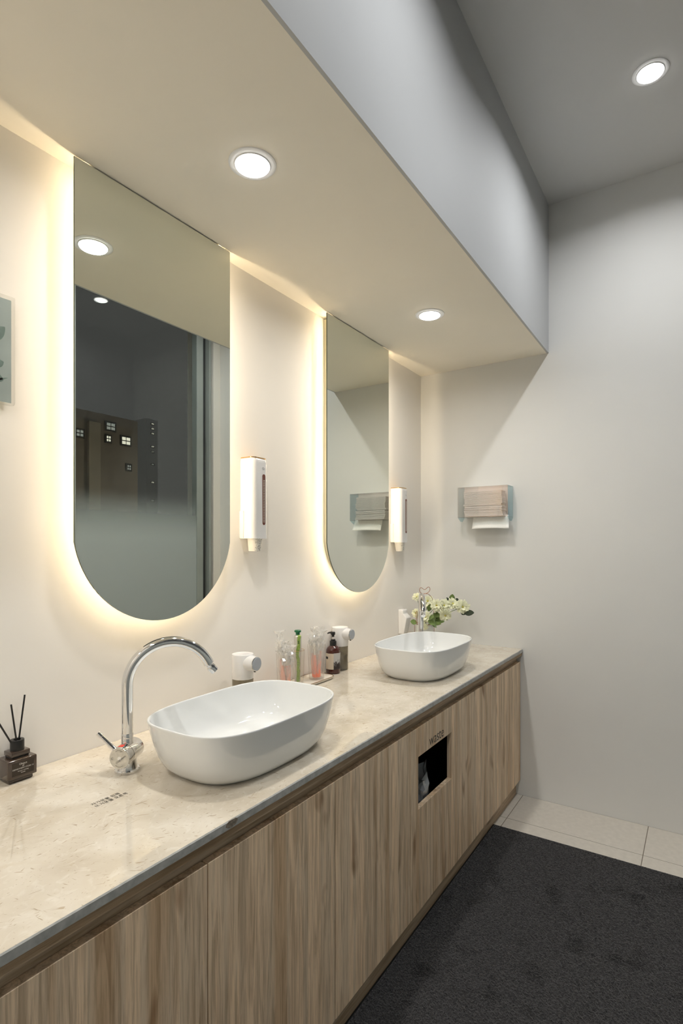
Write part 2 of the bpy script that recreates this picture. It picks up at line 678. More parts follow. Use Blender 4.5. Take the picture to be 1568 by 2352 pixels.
def tube_print_mat():
    """silver tube printed with a green gourd-like band"""
    m, nt, N, L = nodes_of('silver_tube_with_green_print')
    b = N['Principled BSDF']
    b.inputs['Roughness'].default_value = 0.28
    tc = N.new('ShaderNodeTexCoord')
    sep = N.new('ShaderNodeSeparateXYZ')
    L.new(tc.outputs['Object'], sep.inputs[0])
    nz = N.new('ShaderNodeTexNoise')
    nz.inputs['Scale'].default_value = 12
    L.new(tc.outputs['Object'], nz.inputs['Vector'])
    wv = N.new('ShaderNodeMath')
    wv.operation = 'MULTIPLY_ADD'
    wv.inputs[1].default_value = 0.030
    wv.inputs[2].default_value = -0.012
    L.new(nz.outputs['Fac'], wv.inputs[0])
    sb = N.new('ShaderNodeMath')
    sb.operation = 'SUBTRACT'
    dt = N.new('ShaderNodeVectorMath')
    dt.operation = 'DOT_PRODUCT'
    dt.inputs[1].default_value = (0.614, -0.79, 0)
    L.new(tc.outputs['Object'], dt.inputs[0])
    L.new(dt.outputs['Value'], sb.inputs[0])
    L.new(wv.outputs[0], sb.inputs[1])
    ab = N.new('ShaderNodeMath')
    ab.operation = 'ABSOLUTE'
    L.new(sb.outputs[0], ab.inputs[0])
    lt = N.new('ShaderNodeMath')
    lt.operation = 'LESS_THAN'
    lt.inputs[1].default_value = 0.0068
    L.new(ab.outputs[0], lt.inputs[0])
    vo = N.new('ShaderNodeTexVoronoi')
    vo.inputs['Scale'].default_value = 260
    L.new(tc.outputs['Object'], vo.inputs['Vector'])
    rp = N.new('ShaderNodeValToRGB')
    rp.color_ramp.elements[0].color = (0.05, 0.14, 0.02, 1)
    rp.color_ramp.elements[1].color = (0.30, 0.42, 0.09, 1)
    rp.color_ramp.elements[0].position = 0.2
    rp.color_ramp.elements[1].position = 0.5
    L.new(vo.outputs['Distance'], rp.inputs[0])
    mx = N.new('ShaderNodeMix')
    mx.data_type = 'RGBA'
    L.new(lt.outputs[0], mx.inputs[0])
    mx.inputs[6].default_value = (0.62, 0.60, 0.56, 1)
    L.new(rp.outputs[0], mx.inputs[7])
    L.new(mx.outputs[2], b.inputs['Base Color'])
    inv = N.new('ShaderNodeMath')
    inv.operation = 'MULTIPLY_ADD'
    inv.inputs[1].default_value = -0.6
    inv.inputs[2].default_value = 0.6
    L.new(lt.outputs[0], inv.inputs[0])
    L.new(inv.outputs[0], b.inputs['Metallic'])
    return m


def cup_print_mat():
    """white paper cup with a scatter of dark leafy print on one side"""
    m, nt, N, L = nodes_of('printed_paper_cup')
    b = N['Principled BSDF']
    b.inputs['Roughness'].default_value = 0.6
    tc = N.new('ShaderNodeTexCoord')
    nz = N.new('ShaderNodeTexNoise')
    nz.inputs['Scale'].default_value = 330
    nz.inputs['Detail'].default_value = 2
    L.new(tc.outputs['Object'], nz.inputs['Vector'])
    r = N.new('ShaderNodeValToRGB')
    r.color_ramp.elements[0].position = 0.56
    r.color_ramp.elements[1].position = 0.61
    L.new(nz.outputs['Fac'], r.inputs[0])
    dt = N.new('ShaderNodeVectorMath')
    dt.operation = 'DOT_PRODUCT'
    dt.inputs[1].default_value = (0.50, -0.866, 0)
    L.new(tc.outputs['Object'], dt.inputs[0])
    a = N.new('ShaderNodeMath')
    a.operation = 'GREATER_THAN'
    a.inputs[1].default_value = 0.008
    L.new(dt.outputs['Value'], a.inputs[0])
    a2 = N.new('ShaderNodeMath')
    a2.operation = 'MULTIPLY'
    L.new(a.outputs[0], a2.inputs[0])
    L.new(r.outputs[0], a2.inputs[1])
    mx = N.new('ShaderNodeMix')
    mx.data_type = 'RGBA'
    L.new(a2.outputs[0], mx.inputs[0])
    mx.inputs[6].default_value = (0.80, 0.78, 0.73, 1)
    mx.inputs[7].default_value = (0.06, 0.055, 0.05, 1)
    L.new(mx.outputs[2], b.inputs['Base Color'])
    return m


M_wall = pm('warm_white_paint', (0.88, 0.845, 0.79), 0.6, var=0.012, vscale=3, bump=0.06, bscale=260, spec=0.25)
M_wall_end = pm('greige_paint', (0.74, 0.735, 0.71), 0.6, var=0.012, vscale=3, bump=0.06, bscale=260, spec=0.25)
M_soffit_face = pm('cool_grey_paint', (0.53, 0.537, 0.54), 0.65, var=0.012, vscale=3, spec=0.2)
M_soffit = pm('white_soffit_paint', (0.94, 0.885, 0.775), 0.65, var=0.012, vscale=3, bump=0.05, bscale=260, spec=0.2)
M_ceil = pm('white_ceiling_paint', (0.74, 0.735, 0.72), 0.7, var=0.012, vscale=3, spec=0.2)
M_tile = pm('beige_porcelain_tile', (0.63, 0.59, 0.525), 0.38, var=0.05, vscale=40, bump=0.03, bscale=500)
M_grout = pm('grey_brown_grout', (0.22, 0.19, 0.155), 0.9, var=0.1, vscale=60)
M_wood = wood_mat('oak_veneer_vertical', 2)
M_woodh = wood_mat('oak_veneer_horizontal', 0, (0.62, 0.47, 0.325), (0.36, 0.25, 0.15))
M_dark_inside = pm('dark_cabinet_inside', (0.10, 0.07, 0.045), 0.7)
M_marble = marble_mat()
M_medge = marble_edge_mat()
M_ceramic = pm('white_ceramic_glaze', (0.80, 0.81, 0.80), 0.06, var=0.01, coat=0.3)
M_chrome = pm('polished_chrome', (0.78, 0.78, 0.78), 0.06, metal=1.0, var=0.02, vscale=20)
M_chrome_worn = pm('brushed_chrome_cap', (0.62, 0.60, 0.55), 0.30, metal=0.85, var=0.12, vscale=90)
M_engrave = pm('engraved_dark_mark', (0.12, 0.11, 0.10), 0.5)
M_black = pm('black_plastic', (0.012, 0.012, 0.012), 0.35, var=0.1)
M_plastic = pm('white_plastic', (0.80, 0.79, 0.78), 0.22, var=0.01)
M_mirror = pm('silvered_mirror', (0.80, 0.825, 0.755), 0.0, metal=1.0, var=0.0)
M_mirror_edge = pm('green_glass_edge', (0.06, 0.075, 0.05), 0.15, var=0.15, vscale=40)
M_box = pm('cream_mirror_backing', (0.80, 0.74, 0.58), 0.6)
M_led = led_mat()
M_flange = pm('white_lamp_flange', (0.92, 0.92, 0.92), 0.35, var=0.0)
M_gold = pm('rose_gold_metal', (0.80, 0.52, 0.26), 0.14, metal=1.0)
M_goldrim = pm('brown_gold_rim', (0.34, 0.21, 0.09), 0.25, metal=0.7)
M_copper = pm('copper_wire', (0.36, 0.15, 0.075), 0.30, metal=0.6)
M_glass = clear_mat('ribbed_clear_glass', (0.99, 0.985, 0.975), 0.03, 0.04, haze=0.09, haze_col=(1.0, 0.94, 0.88))
M_glass_plain = clear_mat('thin_clear_glass', (0.97, 0.97, 0.95), 0.04, 0.02, haze=0.03)
M_cello = clear_mat('crinkled_cellophane', (1.0, 0.995, 0.985), 0.10, 0.06, haze=0.24, haze_col=(1.0, 1.0, 0.98))
M_smoke = clear_mat('smoky_grey_tank', (0.72, 0.68, 0.58), 0.04, 0.05, haze=0.20, haze_col=(0.40, 0.37, 0.31))
M_acrylic = clear_mat('clear_acrylic_sheet', (0.98, 0.98, 0.97), 0.03, 0.02, haze=0.02)
M_dichro = dichroic_mat()
M_film = frosted_window_mat()
M_carpet = carpet_mat()
M_rubber = pm('black_rubber_border', (0.025, 0.027, 0.030), 0.55, bump=0.1)
M_frame = pm('grey_green_window_frame', (0.34, 0.37, 0.36), 0.4)
M_frame_dark = pm('dark_window_channel', (0.06, 0.062, 0.064), 0.5)
M_paper = pm('white_paper_towel', (0.88, 0.87, 0.83), 0.85, var=0.02, vscale=120)
M_pink = pm('coral_pink_plastic', (0.95, 0.22, 0.10), 0.35)
M_pink2 = pm('pale_coral_plastic', (0.95, 0.34, 0.20), 0.35)
M_amber = pm('dark_brown_bottle', (0.060, 0.012, 0.008), 0.08, spec=0.6, coat=0.4)
M_label = pm('cream_paper_label', (0.66, 0.58, 0.47), 0.6)
M_forest = forest_mat()
M_tubep = tube_print_mat()
M_green_cap = pm('green_tube_cap', (0.010, 0.13, 0.05), 0.35)
M_cup = cup_print_mat()
M_petal = pm('cream_white_petal', (0.84, 0.85, 0.62), 0.7, var=0.06, vscale=60)
M_petal_core = pm('yellow_green_flower_heart', (0.55, 0.50, 0.12), 0.8)
M_leaf = pm('green_leaf', (0.15, 0.22, 0.065), 0.5, var=0.25, vscale=40)
M_leaf_dark = pm('dark_green_leaf', (0.030, 0.045, 0.028), 0.45, var=0.25, vscale=40)
M_bottle_smoke = pm('smoked_brown_glass', (0.055, 0.035, 0.024), 0.08, spec=0.7, coat=0.5)
M_slot = pm('red_brown_window_strip', (0.20, 0.075, 0.055), 0.2)
M_grey_face = pm('grey_sensor_face', (0.40, 0.43, 0.47), 0.3)
M_print_white = pm('white_print', (0.75, 0.72, 0.66), 0.6)
M_print_black = pm('black_print', (0.02, 0.02, 0.02), 0.6)
M_red = pm('red_tape', (0.78, 0.06, 0.035), 0.4)
M_bag = clear_mat('translucent_bin_bag', (0.75, 0.77, 0.80), 0.10, 0.15, haze=0.42, haze_col=(0.55, 0.58, 0.62))
M_chip = pm('dark_chip_in_stone', (0.24, 0.20, 0.155), 0.8, var=0.4, vscale=160)
M_lens = emit('lit_lamp_lens_soffit', (1.0, 0.98, 0.95), 7.0)
M_lens_hi = emit('lit_lamp_lens_ceiling', (1.0, 0.98, 0.95), 7.0)

# ================================================================== room shell
T = 0.12
struct('wall_left', MB().box(XB - T, XE + T, YW, YW + T, -0.03, ZT + T), M_wall)
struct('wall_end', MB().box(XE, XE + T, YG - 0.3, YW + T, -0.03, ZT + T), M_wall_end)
struct('wall_back', MB().box(XB - T, XB, YG - 0.3, YW + T, -0.03, ZT + T), M_wall)
struct('ceiling', MB().box(XB - T, XE + T, YG - 0.3, YW + T, ZT, ZT + T), M_ceil)
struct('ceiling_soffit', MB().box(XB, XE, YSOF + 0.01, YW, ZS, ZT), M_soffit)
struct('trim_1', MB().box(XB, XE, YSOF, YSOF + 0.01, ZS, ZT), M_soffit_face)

# window wall: pier beside the end wall, piers behind the camera, low kerb, head
wr = MB()
wr.box(3.078, XE, YG - 0.3, YG, 0, ZT)
wr.box(XB, -1.25, YG - 0.3, YG, 0, ZT)
wr.box(-1.25, 3.078, YG - 0.3, YG, 0, 0.10)
struct('wall_right', wr, M_wall)

win = bpy.data.objects.new('window_1', None)
C.objects.link(win)
win.location = (0, YG, 0)
win['kind'] = 'structure'
panes = [(-1.20, 0.34), (0.42, 1.88), (1.93, 2.905)]
for a, b_ in panes:
    MB().box(a, b_, -0.006, 0.0, 0.16, ZT - 0.05).build('pane', M_film, win, smooth=False)
MB().box(3.045, 3.070, -0.036, -0.030, 0.16, ZT - 0.05).build('pane', clear_mat('plain_window_glass', (0.85, 0.88, 0.88), 0.02, 0.0), win, smooth=False)
fr = MB()
for a, b_ in ((-1.25, -1.20), (0.34, 0.42), (1.88, 1.93), (2.905, 2.968)):
    fr.box(a, b_, -0.05, 0.004, 0.10, ZT)
fr.box(-1.25, 3.078, -0.05, 0.004, 0.10, 0.16)
fr.box(-1.25, 3.078, -0.05, 0.004, ZT - 0.05, ZT)
fr.box(3.022, 3.045, -0.06, 0.012, 0.10, ZT)
fr.build('window_frame', M_frame, win, smooth=False)
MB().box(2.968, 3.022, -0.06, -0.030, 0.10, ZT).build('window_channel', M_frame_dark, win, smooth=False)

# floor: grout bed with individual tiles
floor = struct('floor', MB().box(XB - T, XE + T, YG - 0.3, YW + T, -0.06, -0.0006), M_grout)
ty = [1.0, 0.8427, 0.2225, YG]
tx = [XE]
x = 2.842
while x > XB:
    tx.append(x)
    x -= 0.31
tx.append(XB)
cache = {}
for i in range(len(tx) - 1):
    for j in range(len(ty) - 1):
        w, h = tx[i] - tx[i + 1], ty[j] - ty[j + 1]
        if w < 0.03:
            continue
        key = (round(w, 3), round(h, 3))
        g = 0.0016
        if key not in cache:
            t = MB().box(-w / 2 + g, w / 2 - g, -h / 2 + g, h / 2 - g, -0.012, 0.0).build('tile', M_tile, floor, bevel=0.0008, seg=1, smooth=False)
            cache[key] = t.data
        else:
            t = bpy.data.objects.new('tile', cache[key])
            C.objects.link(t)
            t.parent = floor
        t.location = ((tx[i] + tx[i + 1]) / 2, (ty[j] + ty[j + 1]) / 2, 0)


# ================================================================== lamps
def downlight(loc, lens_mat, label, watts, beam, colour):
    t = thing('downlight', label, 'ceiling light', loc, 0, 'recessed round downlights')
    MB().lathe([(0.066, 0.0), (0.0655, -0.0022), (0.062, -0.0032), (0.050, -0.0034), (0.0485, -0.006), (0.0470, -0.006)], 56,
               cap0=True, cap1=False).build('flange', M_flange, t)
    MB().lathe([(0.0470, -0.0035), (0.0470, -0.0075), (0.0455, -0.0090), (0.0, -0.0093)], 56, cap0=False, cap1=False).build('lens', lens_mat, t)
    ld = bpy.data.lights.new('lamp', 'AREA')
    ld.shape = 'DISK'
    ld.size = 0.088
    ld.spread = beam
    ld.energy = watts
    ld.color = colour
    lo_ = bpy.data.objects.new('lamp', ld)
    C.objects.link(lo_)
    lo_.parent = t
    lo_.location = (0, 0, -0.0105)
    return t


downlight((1.1330, 1.040, ZS), M_lens, 'round white downlight lit in the soffit over the nearer oval-bottomed mirror', DOWN_SOFFIT, BEAM_SOFFIT, (1.0, 0.955, 0.885))
downlight((2.3220, 1.042, ZS), M_lens, 'round white downlight lit in the soffit over the farther mirror', DOWN_SOFFIT, BEAM_SOFFIT, (1.0, 0.955, 0.885))
downlight((-0.056, 1.040, ZS), M_lens, 'round white downlight in the soffit out of view behind the viewer', DOWN_SOFFIT, BEAM_SOFFIT, (1.0, 0.955, 0.885))
downlight((-1.245, 1.040, ZS), M_lens, 'added round white fill downlight in the soffit, unseen, farthest behind the viewer', DOWN_SOFFIT, BEAM_SOFFIT, (1.0, 0.955, 0.885))  # added lamp out of view, raises the ambient light of the room
downlight((2.4815, 0.1685, ZT), M_lens_hi, 'round white downlight in the high grey ceiling near the end wall', DOWN_CEILING, BEAM_CEILING, (0.97, 0.985, 1.0))
downlight((1.2900, 0.1685, ZT), M_lens_hi, 'round white downlight in the high ceiling above the picture, over the mat', DOWN_CEILING, BEAM_CEILING, (0.97, 0.985, 1.0))
downlight((-1.0900, 0.1685, ZT), M_lens_hi, 'round white downlight in the high ceiling behind the viewer', DOWN_CEILING, BEAM_CEILING, (0.97, 0.985, 1.0))


# ================================================================== mirrors
def mirror_outline(inset, half, ztop, zbot, zk, n=40):
    """tall plate, straight sides and a circular bottom; returns ring of (x, z)"""
    a = half - inset
    zb = zbot + inset
    s = (zk - zbot)
    R = (half * half + s * s) / (2 * s)
    cz = zbot + R
    R2 = R - inset
    th = math.asin(min(1.0, a / R2))
    pts = [(a, ztop)]
    for k in range(n + 1):
        ang = th - 2 * th * k / n
        pts.append((R2 * math.sin(ang), cz - R2 * math.cos(ang)))
    pts.append((-a, ztop))
    return pts


def mirror(xc, label):
    t = thing('wall_mirror', label, 'mirror', (xc, YW, 0), 0, 'backlit mirrors over the basins')
    half, zt, zb, zk = 0.2922, ZS - 0.004, 1.181, 1.4255
    yf = YM - YW
    out = mirror_outline(0, half, zt, zb, zk)
    n = len(out)
    mb = MB()
    f0 = [(p[0], yf, p[1]) for p in out]
    f1 = [(p[0], yf + 0.005, p[1]) for p in out]
    mb.add(f0, [tuple(range(n))], 0)
    mb.add(f0 + f1, [(i, (i + 1) % n, (i + 1) % n + n, i + n) for i in range(n)] + [tuple(reversed(range(n, 2 * n)))], 1)
    mb.build('mirror_glass', [M_mirror, M_mirror_edge], t, smooth=False)
    inn = mirror_outline(0.055, half, ZS - 0.006, zb, zk)
    bx = MB()
    b0 = [(p[0], yf + 0.0055, p[1]) for p in inn]
    b1 = [(p[0], -0.0005, p[1]) for p in inn]
    bx.add(b0 + b1, [tuple(range(n)), tuple(reversed(range(n, 2 * n)))] + [(i, (i + 1) % n, (i + 1) % n + n, i + n) for i in range(n)])
    bx.build('backing_box', M_box, t, smooth=False)
    # LED tape on the side of the backing box, facing outwards
    strip = mirror_outline(0.0535, half, ZS - 0.010, zb, zk, 18)
    pts = [strip[0]]
    for q in strip[1:]:                                    # even steps so that the chips come out round
        p = pts[-1]
        dd = math.hypot(q[0] - p[0], q[1] - p[1])
        m_ = max(1, int(dd / 0.25))
        for k in range(1, m_ + 1):
            pts.append((p[0] + (q[0] - p[0]) * k / m_, p[1] + (q[1] - p[1]) * k / m_))
    run, tot = [], 0.0
    for i, p in enumerate(pts):
        if i:
            tot += math.hypot(p[0] - pts[i - 1][0], p[1] - pts[i - 1][1])
        run.append(tot)
    ya, yb = yf + 0.009, yf + 0.0165
    vs = [(p[0], ya, p[1]) for p in pts] + [(p[0], yb, p[1]) for p in pts]
    k = len(pts)
    mb = MB().add(vs, [(i, i + 1, i + 1 + k, i + k) for i in range(k - 1)])
    o = mb.build('led_strip', M_led, t, smooth=False, recalc=False)
    at = o.data.attributes.new('run', 'FLOAT', 'POINT')
    for i in range(2 * k):
        at.data[i].value = run[i % k]
    return t


mirror(1.1328, 'nearer tall backlit mirror with round bottom, reflecting the dark window')
mirror(2.3298, 'farther tall backlit mirror with round bottom, reflecting the pale end wall')

# ================================================================== vanity
top = thing('worktop', 'long polished beige stone worktop under both basins', 'worktop', (0, 0, ZC))
sl = MB()
sl.box(XB + 0.01, XE - 0.001, YF + 0.0025, YW - 0.001, -0.018, 0.0)
slab = sl.build('stone_slab', M_marble, top, smooth=False)
fe = MB().prism([(YF, -0.018), (YF + 0.0027, -0.018), (YF + 0.0027, 0.0), (YF + 0.002, 0.0), (YF, -0.0022)], 0, XB + 0.01, XE - 0.001)
fe.build('stone_front_edge', [M_medge], top, smooth=False)
# chipped spot with dark inclusion on the front edge
rnd = random.Random(3)
ch = MB()
poly = [(0.838, -0.004), (0.846, -0.0005), (0.866, -0.0008), (0.873, -0.006), (0.866, -0.014), (0.852, -0.0165), (0.842, -0.014), (0.836, -0.010)]
ch.prism(poly, 1, YF - 0.0004, YF + 0.001)
ch.build('edge_chip', M_chip, top, smooth=False)
rl = MB().prism([(0.848, -0.018), (0.848, -0.0365), (0.8770, -0.0385), (0.8770, -0.086), (0.8790, -0.086), (0.8790, -0.018)], 0, XB + 0.01, XE - 0.004)
rl.build('apron_rail', M_woodh, top, smooth=False)
Mt = basis((1, 0.0, 0), (0.0, 1, 0), (0.7255, 1.1480, 0.0005))
text_mesh('printed_notice', '차가운물 왼쪽\n뜨거운물 오른쪽', 0.0124, M_print_black, top, Mt, align='LEFT', lines=1.18)

seams = [XB + 0.012, -1.0958, -0.6225, -0.1492, 0.3241, 0.7974, 1.2707, 1.7440, 2.6670, XE - 0.004]
units = [((0, 1), 'oak cabinet unit at the far back out of view'),
         ((1, 3), 'oak cabinet unit behind the viewer with two doors'),
         ((3, 5), 'oak cabinet unit with two doors at the left edge, nearest the viewer'),
         ((5, 7), 'oak cabinet unit with two doors below the nearer basin'),
         ((7, 8), 'wide oak cabinet unit with a square waste opening'),
         ((8, 9), 'narrow oak cabinet unit beside the end wall')]
ZB, ZDT = 0.088, 0.755
for (s0, s1), lab in units:
    x0, x1 = seams[s0], seams[s1]
    u = thing('cabinet', lab, 'cabinet', ((x0 + x1) / 2, 1.16, 0), 0, 'oak vanity cabinets')
    xm = (x0 + x1) / 2
    g = 0.0006
    b = MB()
    p = 0.016
    yb0, yb1 = 0.8795 - 1.16, YW - 0.006 - 1.16
    zt_ = ZC - 0.0185
    b.box(x0 - xm + g, x0 - xm + p, yb0, yb1, ZB, zt_)
    b.box(x1 - xm - p, x1 - xm - g, yb0, yb1, ZB, zt_)
    b.box(x0 - xm + p, x1 - xm - p, yb0, yb1, ZB, ZB + p)
    b.box(x0 - xm + p, x1 - xm - p, yb1 - 0.008, yb1, ZB + p, zt_)
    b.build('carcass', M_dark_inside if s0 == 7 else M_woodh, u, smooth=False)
    for k in range(s0, s1):
        a, c = seams[k] - xm + 0.0013, seams[k + 1] - xm - 0.0013
        yd0, yd1 = YD - 1.16, YD + 0.020 - 1.16
        if s0 != 7:
            MB().box(a, c, yd0, yd1, ZB - 0.002, ZDT).build('door', M_wood, u, bevel=0.0007, seg=1, smooth=False)
        else:
            h0, h1, hz0, hz1 = 1.8080 - xm, 2.1240 - xm, 0.458, 0.648
            O = [(a, ZB - 0.002), (c, ZB - 0.002), (c, ZDT), (a, ZDT)]
            I = [(h0, hz0), (h1, hz0), (h1, hz1), (h0, hz1)]
            vs = [(q[0], yd0, q[1]) for q in O + I] + [(q[0], yd1, q[1]) for q in O + I]
            fs = []
            for i in range(4):
                j = (i + 1) % 4
                fs += [(i, j, j + 4, i + 4), (i + 8, i + 12, j + 12, j + 8), (i, i + 8, j + 8, j), (i + 4, j + 4, j + 12, i + 12)]
            d = MB().add(vs, fs).build('door', M_wood, u, bevel=0.0005, seg=1, smooth=False)
            tm = text_mesh('waste_lettering', 'waste', 0.060, M_print_black, d,
                           basis((1, 0, 0), (0, 0, 1), (1.9735 - xm, yd0 - 0.0006, 0.6755)), bold=-0.0004)
            tm.scale = (1, 1, 1)
            # dark lining board behind the opening
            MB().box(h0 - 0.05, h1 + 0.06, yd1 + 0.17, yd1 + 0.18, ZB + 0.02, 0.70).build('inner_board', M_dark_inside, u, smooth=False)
pl = MB().box(XB + 0.01, XE - 0.002, 0.8805, 0.8965, 0.0, 0.0845)
tag(pl.build('plinth', M_woodh, bevel=0.0006, seg=1, smooth=False), 'long oak plinth board along the floor under the cabinets', 'plinth')


# rubbish seen through the opening
def crumple(mb, c, sx, sy, sz, seed, n=14, amp=0.4):
    rnd = random.Random(seed)
    rs = []
    for i in range(n + 1):
        ph = PI * i / n
        ring = []
        for k in range(2 * n):
            th = 2 * PI * k / (2 * n)
            d = Vector((math.sin(ph) * math.cos(th), math.sin(ph) * math.sin(th), math.cos(ph)))
            w = 1 + amp * (noise.noise(d * 2.3 + Vector((seed * 3.1, 0, 0))) + 0.6 * noise.noise(d * 6.0 + Vector((0, seed * 1.7, 0))))
            ring.append((c[0] + sx * d.x * w, c[1] + sy * d.y * w, c[2] + sz * d.z * w))
        rs.append(ring)
    mb.rings(rs, True, True)
    return mb


crb = MB()
crumple(crb, (0, 0, 0.030), 0.030, 0.026, 0.036, 5, 9, 0.75)
tag(crb.build('crumpled_tissue', M_paper, loc=(1.893, 0.945, 0.448), angle=5), 'crumpled white paper inside the waste opening', 'paper')
# bin with bag
bn = thing('waste_bin', 'bin lined with a translucent bag behind the waste opening', 'bin', (1.94, 0.965, ZB + 0.017))
MB().lathe([(0.070, 0), (0.078, 0.335), (0.075, 0.335), (0.067, 0.004)], 32, cap1=True).build('bin_body', M_black, bn)
bg_ = MB()
rs = []
for i in range(7):
    ring = []
    z = 0.300 + 0.020 * i
    for k in range(40):
        a = 2 * PI * k / 40
        r = 0.074 + 0.004 * i + 0.012 * noise.noise(Vector((math.cos(a) * 4, math.sin(a) * 4, i * 0.5))) * i
        ring.append((r * math.cos(a) * (1.0 if i < 5 else 0.92), min(r, 0.083) * math.sin(a) * (1.0 if i < 5 else 0.9), z + (0.06 * noise.noise(Vector((math.cos(a) * 3.5, math.sin(a) * 3.5, 3))) * max(0, i - 3) / 3)))
    rs.append(ring)
bg_.rings(rs, False, False)
bg_.build('bag', M_bag, bn, recalc=False)

# ================================================================== basins
NB = 96


def sell(L_, W_, n_, z):
    out = []
    for k in range(NB):
        a = 2 * PI * k / NB
        c, s = math.cos(a), math.sin(a)
        out.append((L_ / 2 * math.copysign(abs(c) ** (2 / n_), c), W_ / 2 * math.copysign(abs(s) ** (2 / n_), s), z))
    return out


def basin(loc, label):
    t = thing('vessel_basin', label, 'basin', loc, 0, 'white vessel basins on the worktop')
    prof = [(0.418, 0.268, 2.8, 0.0), (0.424, 0.273, 2.8, 0.0035), (0.446, 0.290, 2.9, 0.009), (0.474, 0.309, 3.0, 0.024), (0.496, 0.324, 3.1, 0.046),
            (0.514, 0.336, 3.2, 0.074), (0.530, 0.347, 3.25, 0.106), (0.5405, 0.354, 3.3, 0.1345), (0.5425, 0.3558, 3.3, 0.1385),
            (0.5415, 0.3548, 3.3, 0.1407), (0.5370, 0.3503, 3.3, 0.1416), (0.5325, 0.3458, 3.3, 0.1407), (0.5305, 0.3438, 3.3, 0.1375),
            (0.520, 0.335, 3.25, 0.110), (0.500, 0.318, 3.2, 0.075), (0.474, 0.296, 3.1, 0.050), (0.436, 0.262, 2.9, 0.033), (0.36, 0.20, 2.6, 0.0245),
            (0.22, 0.12, 2.3, 0.0205), (0.075, 0.060, 2.0, 0.0185)]
    rs = [sell(*p) for p in prof]
    MB().rings(rs, True, True).build('bowl', M_ceramic, t, angle=60)
    MB().lathe([(0.030, 0.0190), (0.030, 0.0215), (0.026, 0.0235), (0.0, 0.0245)], 32, cap0=False, cap1=False).build('drain_cover', M_chrome, t)
    return t


basin((1.147, 1.070, ZC + 0.0003), 'nearer white oblong vessel basin, large in the foreground')
basin((2.351, 1.080, ZC + 0.0003), 'farther white oblong vessel basin near the end wall')


